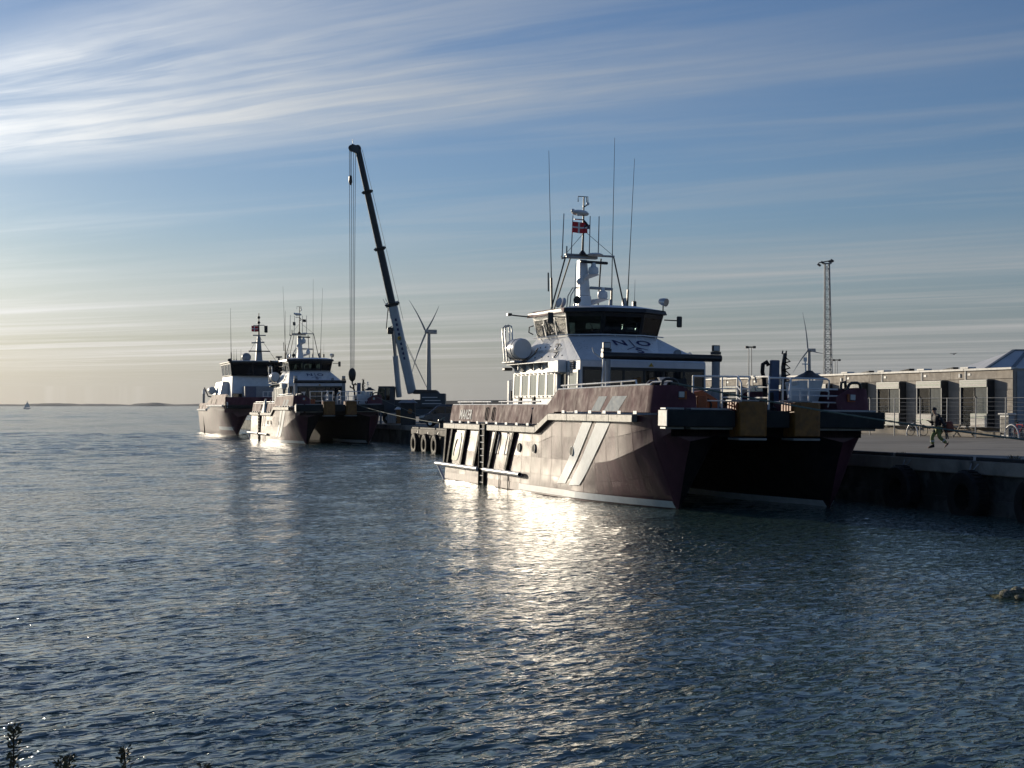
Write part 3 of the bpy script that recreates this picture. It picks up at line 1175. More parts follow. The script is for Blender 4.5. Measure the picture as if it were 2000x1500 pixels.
    MB().tube((-12.38, -1.28, 3.52), (-12.30, -1.44, 2.9), 0.03, n=6).build('side_bar', M['black_metal'], root)
    MB().tube((-12.38, -1.27, 3.54), (-12.38, -1.30, 3.60), 0.05, n=8).build('bar_head', M['rail_white'], root)
    for s, z in ((-13.47, 1.86), (-11.54, 1.87), (-7.1, 1.88)):
        y = H.y(s, z)
        mb = MB().lathe([(0.0, -0.02), (0.17, -0.02), (0.17, 0.03), (0.195, 0.03), (0.195, -0.02)], (s, y - 0.045, z), (0, -1, 0.04), 18)
        f = mb.build('porthole', M['grey_paint'], root, smooth=40)
        MB().lathe([(0.0, 0.0), (0.172, 0.0), (0.172, -0.05)], (s, y - 0.068, z), (0, -1, 0.04), 18).build('pane', M['rubber'], f)
    for a, b in ((-16.0, 0.62), (-14.7, 0.58)):
        MB().tube((a, -1.62, b), (a + 0.02, -1.63, -0.2), 0.02, n=6).build('drain_pipe', M['black_metal'], root)
    # --- decks, bridging structure and bow
    MB().box(-25.2, -9.6, -1.36, 7.36, 2.55, 2.78).build('deck', M['deck_green'], root)
    MB().box(-9.6, 0.94, -0.8, 6.8, 3.1, 3.34).build('deck', M['deck_green'], root)
    wd = MB()
    secs = [(-24.8, 1.95), (-5, 1.95), (-3.4, 2.08), (-2, 2.28), (-0.6, 2.52), (0.4, 2.68), (0.95, 2.78)]
    wd.grid([[(s, 1.2, z), (s, 3.0, z + 0.05), (s, 4.8, z)] for s, z in secs])
    wd.add([(0.95, -0.74, 2.62), (0.95, 6.74, 2.62), (0.95, 6.74, 3.36), (0.95, -0.74, 3.36)], [(0, 1, 2, 3)])
    wd.add([(-25.15, -1.3, 1.9), (-25.15, 7.3, 1.9), (-25.15, 7.3, 2.8), (-25.15, -1.3, 2.8)], [(3, 2, 1, 0)])
    wd.build('bridging_deck', M['hull_inner_shade'], root)
    # --- bow fender: heavy rubber beam in lengths, clamped top and bottom
    beam = empty('bow_fender', (0, 0, 0))
    beam.parent = root
    cuts = [(-1.24, 1.32), (2.44, 3.42), (4.52, 7.2)]
    for a, b in cuts:
        MB().box(1.0, 1.78, a, b, 2.96, 3.55).build('fender_block', M['fender_rubber'], beam, bevel=0.04, seg=2)
    MB().box(1.02, 1.76, -1.27, -1.242, 2.98, 3.53).build('fender_end_sunlit', M['trim_white'], beam, bevel=0.01)  # sunlight on the rubber beam's end painted as a pale plate
    for a, b in ((-1.2, -0.5), (-0.25, 1.35), (4.55, 7.0)):
        MB().box(1.04, 1.5, a, b, 3.552, 3.62).build('clamp_plate', M['galv'], beam, bevel=0.01)
        MB().box(1.04, 1.5, a, b, 2.88, 2.958).build('clamp_plate', M['galv'], beam, bevel=0.01)
    # two ochre boarding pads with slotted cheeks
    for a, b in ((1.36, 2.40), (3.46, 4.48)):
        pad = MB().prism([(1.0, a + 0.1, 2.62), (2.02, a, 2.66), (2.14, a + 0.16, 2.66), (2.14, b - 0.16, 2.66), (2.02, b, 2.66), (1.0, b - 0.1, 2.62)], (0, 0, 1.2)).build('boarding_pad', M['ochre'], root, bevel=0.03)
        grit = MB()
        for j in range(22):
            for k in range(9):
                y, z = a + 0.2 + k * 0.075, 2.76 + j * 0.047
                y += 0.037 * (j % 2)
                grit.add([(2.142, y, z), (2.152, y + 0.02, z + 0.014), (2.142, y + 0.04, z), (2.152, y + 0.02, z - 0.014)], [(0, 3, 1), (1, 3, 2)])
        tag(grit.build('grip_studs', M['ochre'], pad), kind='stuff')
        for k in range(4):
            MB().box(1.15 + k * 0.2, 1.25 + k * 0.2, a - 0.06, a - 0.005, 3.56, 3.84).build('cheek_rib', M['orange'], pad)
        MB().box(1.1, 2.0, a - 0.02, b + 0.02, 2.52, 2.6).build('pad_bracket', M['galv'], pad, bevel=0.02)
        MB().box(0.9, 1.4, a - 0.02, b + 0.02, 3.87, 3.93).build('pad_step', M['galv'], pad, bevel=0.02)
    # --- bow rails: straight runs, boarding steps
    def rail(pts, posts, mid=True, r=0.035, name='guard_rail', zdeck=3.4, m='rail_white'):
        o = MB().path(pts, r, 7).build(name, M[m], root, smooth=50)
        if mid:
            for f in (0.36, 0.68):
                MB().path([(p[0], p[1], lerp(zdeck, p[2], f)) for p in pts], r * 0.75, 6).build('rail_bar', M[m], o, smooth=50)
        for p in posts:
            MB().tube((p[0], p[1], zdeck), p, r, n=7).build('rail_post', M[m], o, smooth=50)
        return o
    rail([(0.4, 0.30, 4.74), (0.4, 2.55, 4.76), (0.15, 2.68, 4.72), (-0.1, 2.7, 4.5)], [(0.4, 0.32, 4.74), (0.4, 1.45, 4.75), (0.4, 2.5, 4.75)])
    rail([(1.4, 1.70, 4.50), (0.4, 2.05, 4.78), (-0.8, 2.1, 4.78)], [(1.4, 1.70, 4.5), (0.4, 2.05, 4.78)], zdeck=3.6)
    rail([(1.5, 2.72, 4.50), (0.5, 3.24, 4.78), (-0.7, 3.3, 4.8), (-0.9, 3.45, 4.6)], [(1.5, 2.72, 4.5), (0.5, 3.24, 4.78)], zdeck=3.6)
    rail([(0.4, 3.3, 4.74), (0.4, 5.62, 4.74), (0.3, 5.78, 4.68), (0.2, 5.8, 4.3)], [(0.4, 3.85, 4.74), (0.4, 4.9, 4.74)])
    rail([(1.5, 3.50, 4.0), (0.9, 3.9, 4.72), (0.2, 4.0, 4.74)], [(0.9, 3.9, 4.72)], zdeck=3.6, mid=False)
    # rails along the bulwark tops
    rail([(-9.6, -1.0, 4.50), (-5.5, -1.0, 4.54), (-1.65, -1.0, 4.60), (-1.55, -1.0, 4.36)], [(-9.3, -1.0, 4.5), (-7.2, -1.0, 4.52), (-4.6, -1.0, 4.55), (-3.0, -1.0, 4.58)], mid=False, zdeck=4.3)
    rail([(-0.9, -0.8, 4.42), (-0.7, -0.75, 4.52), (0.3, -0.45, 4.55)], [], mid=False)
    rail([(-25.0, -1.0, 3.86), (-19.3, -1.0, 3.86)], [(-24.6, -1.0, 3.86), (-22.4, -1.0, 3.86), (-19.8, -1.0, 3.86)], mid=False, zdeck=3.68)
    rail([(-18.1, -1.0, 3.86), (-12.2, -1.0, 3.86)], [(-17.6, -1.0, 3.86), (-15.2, -1.0, 3.86), (-13.2, -1.0, 3.86)], mid=False, zdeck=3.68)
    rail([(-25.0, 7.0, 3.86), (-12.2, 7.0, 3.86)], [(-24.6, 7.0, 3.86), (-15.2, 7.0, 3.86)], mid=False, zdeck=3.68)
    for s in (-15.4, -13.55):
        MB().box(s, s + 0.3, -0.95, -0.85, 3.6, 4.05).build('fire_box', M['rubber'], root, bevel=0.02)
    # --- deckhouse
    sh, s1, s0, ya, yb = 5.62, -10.4, -19.35, 0.12, 5.88
    low = MB()
    b = [(s0, ya - 0.06, 2.8), (s1, ya - 0.06, 2.8), (s1, yb + 0.06, 2.8), (s0, yb + 0.06, 2.8)]
    tq = [(s0, ya, sh), (s1, ya, sh), (s1, yb, sh), (s0, yb, sh)]
    house = low.hexa(b, tq).build('deckhouse', wht, root, bevel=0.03)
    zt = 6.80
    tp = [(-18.2, 0.86, zt), (-14.0, 0.86, zt), (-13.0, 2.1, zt), (-13.0, 3.9, zt), (-14.0, 5.14, zt), (-18.2, 5.14, zt)]
    lo_ring = [(s0, ya, sh), (s1, ya, sh), (s1, 2.3, sh), (s1, 3.7, sh), (s1, yb, sh), (s0, yb, sh)]
    lo_ring = [(p[0], p[1], p[2] + 0.004) for p in lo_ring]
    sk = MB().hexa(lo_ring, tp).build('sloped_roof', wht, root)
    # quilted side of the slope: dished panels between stiffeners
    def slope_side(u, v):
        return Vector((lerp(lerp(s0, s1, u), lerp(-18.2, -14.0, u), v), lerp(ya, 0.86, v), lerp(sh, zt, v)))
    for i in range(7):
        for j in range(2):
            d = rr.uniform(0.004, 0.012)
            rows = []
            for b_ in range(6):
                row = []
                for a_ in range(6):
                    u, v = a_ / 5, b_ / 5
                    p = slope_side(lerp(0.03 + i * 0.135, 0.16 + i * 0.135, u), lerp(0.04 + j * 0.46, 0.49 + j * 0.46, v))
                    n = Vector((0, -0.84, 0.53))
                    row.append(p + n * (0.006 + d * math.sin(math.pi * u) * math.sin(math.pi * v)))
                rows.append(row)
            MB().grid(rows).build('roof_plate', wht, sk, smooth=40)
    for k in range(5):
        for zf in (0.22, 0.62):
            p = slope_side(0.3 + 0.115 * k, zf)
            MB().lathe([(0, 0.02), (0.03, 0.02), (0.03, -0.02)], p + Vector((0, -0.02, 0.012)), (0, -0.84, 0.53), 8).build('bolt', M['black_metal'], sk)
    for (u, v) in ((0.70, 0.62), (0.66, 0.30)):
        p = slope_side(u, v)
        q = lambda a, b_: p + Vector((a, 0.53 * b_ - 0.07, 0.84 * b_))
        MB().path([q(-0.32, 0.1), q(0.0, 0.14), q(0.16, 0.10), q(0.2, -0.06), q(0.12, -0.18), q(-0.02, -0.16)], 0.025, 6).build('grab_hook', M['black_metal'], sk, smooth=50)
    tx = MB()
    p = slope_side(0.49, 0.43)
    text_into(tx, 'NORTHERN OFFSHORE SERVICES', 0.25, p + Vector((0, -0.025, 0.016)), (1, 0, 0), (0, 0.53, 0.84), 0.01)
    tx.build('company_lettering', M['grey_text'], sk)
    # front of the slope: the three-letter sign with its divider strokes
    def slope_front(u, v):
        return Vector((lerp(s1, -13.0, v), lerp(lerp(ya, yb, u), lerp(2.1, 3.9, u), v * 0), lerp(sh, zt, v)))
    fu = Vector((0, 1, 0))
    fv = (slope_front(0.5, 1) - slope_front(0.5, 0)).normalized()
    sg = MB()
    nrm = fu.cross(fv)
    for ch, y, v in (('N', 2.62, 0.70), ('O', 3.74, 0.70), ('S', 3.25, 0.40)):
        base = slope_front(0, v)
        text_into(sg, ch, 0.84 if ch != 'S' else 0.74, (base.x, y, base.z), fu, fv, 0.016, spread=1.0, bold=0.02)
    def stroke(y0, v0, y1, v1, w=0.05):
        a, b_ = slope_front(0, v0), slope_front(0, v1)
        a, b_ = Vector((a.x, y0, a.z)) + nrm * 0.016, Vector((b_.x, y1, b_.z)) + nrm * 0.016
        d = (b_ - a).normalized().cross(nrm) * w / 2
        sg.add([a - d, b_ - d, b_ + d, a + d], [(0, 1, 2, 3)])
    stroke(3.18, 0.84, 3.18, 0.58)
    stroke(3.18, 0.56, 2.70, 0.44)
    stroke(3.18, 0.56, 3.66, 0.44)
    sg.build('sign_lettering', M['navy_text'], sk)
    # ledge rail round the foot of the wheelhouse
    MB().path([(-18.0, 0.62, 6.84), (-14.0, 0.62, 6.84), (-12.75, 2.0, 6.84), (-12.75, 4.0, 6.84), (-13.9, 5.4, 6.84)], 0.028, 6).build('ledge_rail', M['rail_white'], root, smooth=50)
    for (s, y) in ((-13.5, 1.2), (-12.75, 2.6), (-12.75, 3.6), (-13.4, 4.8), (-17, 0.62), (-16, 0.62), (-15, 0.62)):
        MB().tube((s, y, 6.84), (s - 0.1, y + (0.05 if y > 0.7 else 0.15), 6.66), 0.018, n=5).build('rail_foot', M['rail_white'], root)
    # side windows: five tall panes in a bolted frame, door recess, forward pane, louvres, awning
    P = patch((-19.25, ya - 0.045, 4.04), (-13.35, ya - 0.045, 4.04), (-13.35, ya - 0.015, 5.2), (-19.25, ya - 0.015, 5.2))
    f = windowed(P, house, [0.0, 0.2, 0.4, 0.6, 0.8, 1.0], 0.10, 0.90, M['grey_paint'], M['pale_pane'], th=0.05, post=0.14, name='window')
    # port side as well
    P = patch((-13.35, yb + 0.045, 4.04), (-19.25, yb + 0.045, 4.04), (-19.25, yb + 0.015, 5.2), (-13.35, yb + 0.015, 5.2))
    windowed(P, house, [0.0, 0.2, 0.4, 0.6, 0.8, 1.0], 0.10, 0.90, M['grey_paint'], M['pale_pane'], th=0.05, post=0.14, name='window')
    for k in range(10):
        for z in (4.10, 5.14):
            MB().tube((-18.9 + k * 0.58, ya - 0.13, z), (-18.9 + k * 0.58, ya - 0.08, z), 0.035, n=6).build('window_bolt', M['black_metal'], f)
    MB().box(-13.3, -11.95, ya - 0.075, ya - 0.03, 3.3, 5.05).build('door_recess_dark', M['black_pane'], house)  # doorway recess's shade drawn as a black slab on the wall
    MB().box(-13.32, -12.0, ya - 0.42, ya - 0.03, 5.12, 5.66).build('vent_housing', wht, house, bevel=0.03)
    MB().box(-12.85, -12.6, ya - 0.24, ya - 0.05, 3.8, 5.1).build('door_post', M['rail_white'], house, bevel=0.03)
    P = patch((-11.7, ya - 0.05, 3.7), (-10.5, ya - 0.05, 3.7), (-10.5, ya - 0.02, 5.22), (-11.7, ya - 0.02, 5.22))
    windowed(P, house, [0.0, 1.0], 0.05, 0.92, M['grey_paint'], M['pale_pane'], th=0.05, post=0.1, name='window')
    for s in (-18.2, -11.55):
        lv = MB().box(s, s + 0.5, ya - 0.06, ya - 0.03, 5.26, 5.60).build('louvre', M['rubber'], house)
        for k in range(4):
            MB().bar((s + 0.03, ya - 0.08, 5.30 + k * 0.085), (s + 0.47, ya - 0.08, 5.30 + k * 0.085), 0.05, 0.02, (0, -0.5, 0.8)).build('slat', M['rail_white'], lv)
    aw = MB().hexa([(-19.2, ya - 0.42, 5.60), (-12.5, ya - 0.42, 5.60), (-12.5, ya, 5.60), (-19.2, ya, 5.60)], [(-19.2, ya - 0.42, 5.63), (-12.5, ya - 0.42, 5.63), (-12.5, ya, 5.66), (-19.2, ya, 5.66)]).build('awning', wht, house)
    for k in range(6):
        s = -18.8 + k * 1.15
        MB().prism([(s, ya - 0.40, 5.597), (s, ya - 0.02, 5.597), (s, ya - 0.02, 5.28)], (0.03, 0, 0)).build('awning_bracket', M['grey_paint'], aw)
    MB().box(-20.1, -19.75, ya - 0.1, ya + 0.3, 2.85, 4.92).build('vent_post', wht, root, bevel=0.04)
    MB().box(-19.72, -19.66, ya - 0.06, ya + 0.02, 3.9, 4.4).build('post_handle', M['black_metal'], root)
    # front: dark window band with interior, white header above
    P = patch((s1 + 0.006, ya + 0.1, 3.45), (s1 + 0.006, yb - 0.1, 3.45), (s1 + 0.006, yb - 0.1, 5.34), (s1 + 0.006, ya + 0.1, 5.34))
    windowed(P, house, [0.0, 0.16, 0.33, 0.5, 0.66, 0.83, 1.0], 0.05, 0.93, M['black_metal'], M['black_pane'], th=0.05, post=0.05, name='front_window')
    for k, (y, w_) in enumerate(((2.35, 0.5), (3.05, 0.42), (4.05, 0.95))):
        MB().hexa([(s1 + 0.10, y, 4.0), (s1 + 0.14, y + w_, 4.05), (s1 + 0.10, y + w_, 4.05), (s1 + 0.07, y, 4.0)],
                  [(s1 + 0.12, y + 0.16, 4.88), (s1 + 0.16, y + w_ * 0.9, 4.94), (s1 + 0.10, y + w_ * 0.9, 4.94), (s1 + 0.08, y + 0.16, 4.88)]).build('hung_oilskin', M['ochre'] if k < 2 else M['dark_cabin'], house)
    MB().prism([(s1 + 0.03, 3.20, 5.40), (s1 + 0.03, 3.44, 5.40), (s1 + 0.03, 3.32, 5.56)], (0.01, 0, 0)).build('warning_plate', M['yellow'], house)
    MB().box(s1 + 0.3, s1 + 1.0, 3.6, 4.5, 3.36, 4.55).build('deck_locker', M['galv'], root, bevel=0.03)
    MB().box(s1 + 0.4, s1 + 1.2, 4.7, 5.6, 3.36, 4.4).build('deck_locker', M['galv'], root, bevel=0.03)
    # --- goalpost frame ahead of the house
    gp = MB().tube((-8.4, 0.30, 5.74), (-8.4, 5.62, 5.74), 0.15, n=14).build('frame_beam', M['black_metal'], root, smooth=40)
    for y in (0.5, 5.4):
        MB().tube((-8.4, y, 3.36), (-8.4, y, 5.60), 0.17, n=14).build('frame_post', M['grey_paint'], gp, smooth=40)
        MB().box(-8.55, -8.3, y - 0.18, y + 0.18, 5.90, 6.02).build('lamp_foot', M['black_metal'], gp)
        fl = MB().box(-8.5, -8.34, y - 0.16, y + 0.16, 6.03, 6.29).build('flood_lamp', M['black_metal'], gp, bevel=0.02)
        MB().box(-8.338, -8.33, y - 0.13, y + 0.13, 6.06, 6.26).build('lamp_glass', M['lamp_glass'], fl)
    MB().path([(-8.0, 0.05, 3.4), (-8.0, 0.2, 5.3), (-8.2, 0.3, 5.6)], 0.03, 6).build('frame_stay', M['rail_white'], gp)
    MB().path([(-8.0, 0.32, 3.4), (-8.0, 0.30, 5.5)], 0.03, 6).build('frame_stay', M['rail_white'], gp)
    MB().path([(-8.4, 0.3, 5.62), (-8.4, -0.05, 5.85), (-8.4, -0.12, 6.05)], 0.03, 6).build('frame_arm', M['rail_white'], gp)
    # horn lamp on the slope
    MB().lathe([(0, -0.16), (0.13, -0.12), (0.15, 0.0), (0.13, 0.16), (0, 0.16)], (-10.9, 4.75, 6.02), (1, 0, 0.1), 12).build('search_lamp', M['grey_paint'], root, smooth=40)
    MB().path([(-11.0, 5.3, 5.75), (-11.0, 5.3, 6.0), (-11.0, 5.4, 6.06), (-11.0, 5.48, 6.0), (-11.0, 5.48, 5.75)], 0.03, 6).build('pipe_bend', M['rail_white'], root, smooth=50)
    # --- wheelhouse: posts, glass all round, roof with overhang
    bt = [Vector(p) for p in [(-18.1, 0.90, 6.80), (-14.02, 0.90, 6.80), (-13.05, 2.1, 6.80), (-13.05, 3.9, 6.80), (-14.02, 5.10, 6.80), (-18.1, 5.10, 6.80)]]
    tt = [Vector(p) for p in [(-18.25, 0.70, 7.82), (-13.78, 0.70, 7.82), (-12.72, 2.06, 7.82), (-12.72, 3.94, 7.82), (-13.78, 5.30, 7.82), (-18.25, 5.30, 7.82)]]
    wh = MB().hexa([p + Vector((0, 0, 0.0)) for p in tt], [Vector((p.x, p.y, 7.83)) for p in tt])
    wh_o = wh.build('wheelhouse', M['dark_cabin'], root)
    MB().add([(p.x, p.y, 6.815) for p in bt], [tuple(range(6))]).build('cabin_floor', M['dark_cabin'], wh_o)
    faces = [(0, 1, [0, 0.30, 0.65, 1.0], 'alu', 'glass'), (1, 2, [0, 1.0], 'black_metal', 'glass_dark'), (2, 3, [0, 1.0], 'black_metal', 'glass_dark'), (3, 4, [0, 1.0], 'black_metal', 'glass'),
             (4, 5, [0, 0.33, 0.66, 1.0], 'alu', 'glass'), (5, 0, [0, 0.5, 1.0], 'alu', 'glass')]
    for i, j, cols, fm, gm in faces:
        P = patch(bt[i], bt[j], tt[j], tt[i])
        windowed(P, wh_o, cols, 0.10 if fm == 'alu' else 0.08, 0.84, M[fm], M[gm], th=0.05, post=0.06, name='window')
    ro = [Vector((c[0], c[1], 7.835)) for c in [(-18.5, 0.45), (-13.65, 0.52), (-12.5, 2.02), (-12.5, 3.98), (-13.65, 5.48), (-18.5, 5.55)]]
    rm = [Vector((c[0], c[1], 8.02)) for c in [(-18.5, 0.50), (-13.70, 0.58), (-12.58, 2.05), (-12.58, 3.95), (-13.70, 5.42), (-18.5, 5.50)]]
    rt = [Vector((c[0], c[1], 8.17)) for c in [(-18.2, 1.3), (-14.2, 1.3), (-13.3, 2.3), (-13.3, 3.7), (-14.2, 4.7), (-18.2, 4.7)]]
    MB().hexa(ro, rm).build('roof_fascia', M['black_metal'], wh_o, bevel=0.02)
    MB().hexa([p + Vector((0, 0, 0.003)) for p in rm], rt).build('roof', M['white_paint'], wh_o)
    # plum side fascia, lit
    fs = MB().add([(-18.52, 0.44, 7.80), (-13.66, 0.505, 7.80), (-13.71, 0.56, 8.03), (-18.3, 0.70, 8.10), (-18.52, 0.48, 7.95)], [(0, 1, 2, 3, 4)])
    fs.build('side_fascia', bul, wh_o)
    MB().add([(-13.72, 0.57, 8.035), (-14.22, 1.29, 8.18), (-18.2, 1.29, 8.18), (-18.45, 0.60, 8.04)], [(0, 1, 2, 3)]).build('roof_edge_plate', bul, wh_o)
    t2 = MB()
    text_into(t2, 'MAKER', 0.15, (-16.0, 0.46, 7.92), (1, 0.013, 0), (0, 0.2, 1), 0.012)
    t2.build('roof_lettering', M['pale_text'], wh_o)
    # helm inside
    MB().prism([(-14.3, 1.5, 6.82), (-13.5, 2.2, 6.82), (-13.5, 3.8, 6.82), (-14.3, 4.5, 6.82), (-14.9, 4.5, 6.82), (-14.9, 1.5, 6.82)], (0, 0, 0.32)).build('helm_console', M['dark_cabin'], wh_o, bevel=0.03)
    for y in (2.2, 3.8):
        seat = MB().box(-16.0, -15.5, y - 0.27, y + 0.27, 6.95, 7.1).box(-16.1, -15.98, y - 0.26, y + 0.26, 7.1, 7.6).box(-15.85, -15.65, y - 0.1, y + 0.1, 6.82, 6.95)
        seat.build('helm_seat', M['dark_cabin'], wh_o, bevel=0.04)
    for y, w_ in ((2.6, 0.42), (3.25, 0.38)):
        MB().box(-14.6, -14.56, y, y + w_, 7.2, 7.46).build('display', M['galv'], wh_o)
    # mirrors on arms, wipers, horn, roof lamps
    for s, y, e in ((-13.9, 0.7, -0.75), (-13.7, 5.35, 0.68)):
        ar = MB().path([(s, y, 7.62), (s + 0.15, y + e, 7.60)], 0.03, 6).build('mirror_arm', M['black_metal'], wh_o)
        MB().box(s + 0.09, s + 0.19, y + e - 0.13, y + e + 0.13, 7.30, 7.80).build('mirror', M['black_metal'], ar, bevel=0.05, seg=2)
    for p0_, p1_ in (((-13.2, 1.8, 7.0), (-13.0, 1.5, 7.35)), ((-12.98, 3.3, 6.95), (-12.85, 3.0, 7.4))):
        MB().tube(p0_, p1_, 0.015, n=5).build('wiper', M['black_metal'], wh_o)
    MB().lathe([(0, -0.2), (0.12, -0.18), (0.17, 0.0), (0.19, 0.18), (0.0, 0.18)], (-13.5, 5.2, 8.42), (0.75, 0.45, -0.2), 14).build('search_light', M['alu'], wh_o, smooth=40)
    MB().tube((-13.5, 5.2, 8.0), (-13.5, 5.2, 8.28), 0.03, n=6).build('light_stem', M['black_metal'], wh_o)
    MB().lathe([(0, -0.2), (0.14, -0.18), (0.17, 0.0), (0.17, 0.18), (0.0, 0.18)], (-14.2, 1.35, 8.42), (0.75, -0.3, -0.1), 14).build('search_light', M['black_metal'], wh_o, smooth=40)
    MB().tube((-14.2, 1.35, 8.1), (-14.2, 1.35, 8.3), 0.03, n=6).build('light_stem', M['black_metal'], wh_o)
    MB().path([(-18.3, 0.6, 7.85), (-18.6, -0.1, 7.92), (-18.65, -0.35, 7.95)], 0.035, 6).build('roof_arm', M['black_metal'], wh_o)
    MB().box(-18.75, -18.5, -0.5, -0.3, 7.9, 8.02).build('arm_lamp', M['black_metal'], wh_o)
    MB().path([(-18.35, 0.72, 7.45), (-18.6, 0.6, 7.4), (-18.65, 0.6, 7.15), (-18.4, 0.72, 7.05)], 0.03, 6).build('life_ring_bracket', M['black_metal'], wh_o, smooth=50)
    MB().path([(-16.9, 0.78, 6.85), (-16.85, 0.62, 7.35), (-16.7, 0.60, 7.42), (-16.5, 0.62, 7.35), (-16.5, 0.78, 6.85)], 0.03, 6).build('grab_loop', M['galv'], wh_o, smooth=50)
    # --- life-raft canister and its cradle with tall loops
    raft = MB().lathe([(0.0, -0.72), (0.40, -0.72), (0.47, -0.62), (0.49, -0.3), (0.46, -0.28), (0.49, -0.25), (0.49, 0.25), (0.46, 0.28), (0.49, 0.30), (0.49, 0.55), (0.44, 0.70), (0.0, 0.72)], (-18.35, -0.02, 6.33), (1, 0, 0), 22).build('raft_canister', M['white_paint'], root, smooth=30)
    for s in (-18.75, -18.0):
        MB().lathe([(0.495, -0.04), (0.51, 0), (0.495, 0.04)], (s, -0.02, 6.33), (1, 0, 0), 22).build('strap', M['grey_paint'], raft, smooth=40)
    MB().path([(-18.6, -0.35, 5.9), (-17.3, 0.0, 5.72), (-16.3, 0.1, 6.05), (-16.0, 0.15, 6.3)], 0.035, 6).build('cradle_rail', M['black_metal'], root, smooth=50)
    cr = MB().box(-19.5, -17.6, -0.45, 0.45, 5.68, 5.78).build('raft_cradle', M['grey_paint'], root, bevel=0.02)
    for s in (-19.25, -18.85):
        MB().path([(s + 0.35, -0.5, 5.75), (s, -0.52, 7.1), (s - 0.02, -0.5, 7.35), (s - 0.04, -0.35, 7.48), (s - 0.02, -0.2, 7.42), (s + 0.02, -0.18, 7.2), (s + 0.35, -0.2, 5.75)], 0.035, 7).build('cradle_loop', M['alu'], cr, smooth=50)
    MB().box(-19.9, -19.5, -0.3, 0.1, 5.35, 5.5).build('cradle_lamp', M['black_metal'], cr, bevel=0.03)
    # --- mast and aerials
    s_ = -16.0
    mast = MB().hexa([(s_ - 0.35, 2.0, 8.16), (s_ + 0.35, 2.0, 8.16), (s_ + 0.35, 2.62, 8.16), (s_ - 0.35, 2.62, 8.16)], [(s_ - 0.3, 2.05, 8.75), (s_ + 0.28, 2.05, 8.75), (s_ + 0.28, 2.6, 8.75), (s_ - 0.3, 2.6, 8.75)])
    mast_o = mast.build('mast', wht, root, bevel=0.03)
    MB().hexa([(s_ - 0.28, 2.06, 8.755), (s_ + 0.24, 2.06, 8.755), (s_ + 0.24, 2.58, 8.755), (s_ - 0.28, 2.58, 8.755)], [(s_ - 0.2, 2.06, 10.4), (s_ + 0.16, 2.06, 10.4), (s_ + 0.16, 2.42, 10.4), (s_ - 0.2, 2.42, 10.4)]).build('mast_column', wht, mast_o, bevel=0.02)
    def radar(y0, y1, z, ped_y, ped_z, m):
        MB().bar((s_ + 0.45, y0, z), (s_ + 0.45, y1, z - 0.03), 0.16, 0.13).build('radar_scanner', M[m], mast_o, bevel=0.05, seg=2)
        MB().lathe([(0, -0.02), (0.20, 0.0), (0.24, 0.10), (0.22, 0.30), (0.12, 0.36), (0.10, 0.52), (0, 0.52)], (s_ + 0.45, ped_y, ped_z), (0, 0, 1), 14).build('radar_pedestal', wht, mast_o, smooth=40)
        MB().hexa([(s_ + 0.1, ped_y - 0.45, ped_z - 0.28), (s_ + 0.2, ped_y - 0.45, ped_z - 0.28), (s_ + 0.2, ped_y - 0.35, ped_z - 0.28), (s_ + 0.1, ped_y - 0.35, ped_z - 0.28)],
                  [(s_ + 0.1, ped_y - 0.4, ped_z - 0.02), (s_ + 0.72, ped_y - 0.3, ped_z - 0.02), (s_ + 0.72, ped_y + 0.26, ped_z - 0.02), (s_ + 0.1, ped_y + 0.26, ped_z - 0.02)]).build('radar_shelf', wht, mast_o)
    radar(1.98, 3.32, 10.28, 2.62, 9.72, 'black_metal')
    radar(2.45, 3.58, 9.10, 3.08, 8.62, 'grey_paint')
    MB().lathe([(0, 0.1), (0.15, 0.08), (0.2, 0.0), (0.2, -0.12), (0, -0.12)], (s_ + 0.1, 2.12, 9.40), (0.5, -0.85, 0), 14).build('mast_dome', wht, mast_o, smooth=40)
    MB().box(s_ - 0.15, s_ + 0.15, 1.42, 2.95, 10.45, 10.56).build('mast_platform', M['galv'], mast_o, bevel=0.02)
    MB().box(s_ - 0.1, s_ + 0.1, 1.40, 3.80, 10.58, 10.66).build('mast_yard', M['galv'], mast_o, bevel=0.02)
    MB().lathe([(0, 0), (0.3, 0.02), (0.38, 0.08), (0.25, 0.14), (0, 0.16)], (s_ + 0.3, 2.75, 10.56), (0, 0, 1), 16).build('antenna_disc', wht, mast_o, smooth=40)
    for a, b in (((s_, 1.42, 10.5), (s_ + 0.2, 0.70, 8.1)), ((s_, 3.78, 10.6), (s_ + 0.2, 4.30, 8.1)), ((s_ - 0.1, 1.7, 10.5), (s_ - 1.5, 1.4, 8.1)), ((s_ - 0.1, 3.2, 10.5), (s_ - 1.5, 3.6, 8.1))):
        MB().tube(a, b, 0.035, n=7).build('mast_strut', M['black_metal'], mast_o, smooth=50)
    pole = MB().path([(s_, 2.25, 10.62), (s_, 2.27, 11.6), (s_, 2.28, 13.3)], 0.06, 8, r1=0.035).build('mast_pole', M['black_metal'], mast_o, smooth=50)
    MB().lathe([(0.22, 0), (0.05, 0.22)], (s_, 2.25, 10.62), (0, 0, 1), 10).build('pole_foot', M['black_metal'], mast_o)
    MB().path([(s_, 2.0, 13.05), (s_, 2.0, 13.30), (s_, 2.48, 13.30), (s_, 2.48, 13.02)], 0.022, 6).build('wind_sensor_fork', M['black_metal'], pole)
    MB().tube((s_, 2.42, 13.3), (s_, 2.42, 13.05), 0.02, n=6).build('sensor_rod', M['black_metal'], pole)
    MB().path([(s_, 2.28, 12.82), (s_ + 0.05, 2.46, 12.95)], 0.03, 6).build('camera_arm', M['black_metal'], pole)
    MB().ball((s_ + 0.05, 2.46, 12.98), 0.075).build('camera_ball', wht, pole, smooth=60)
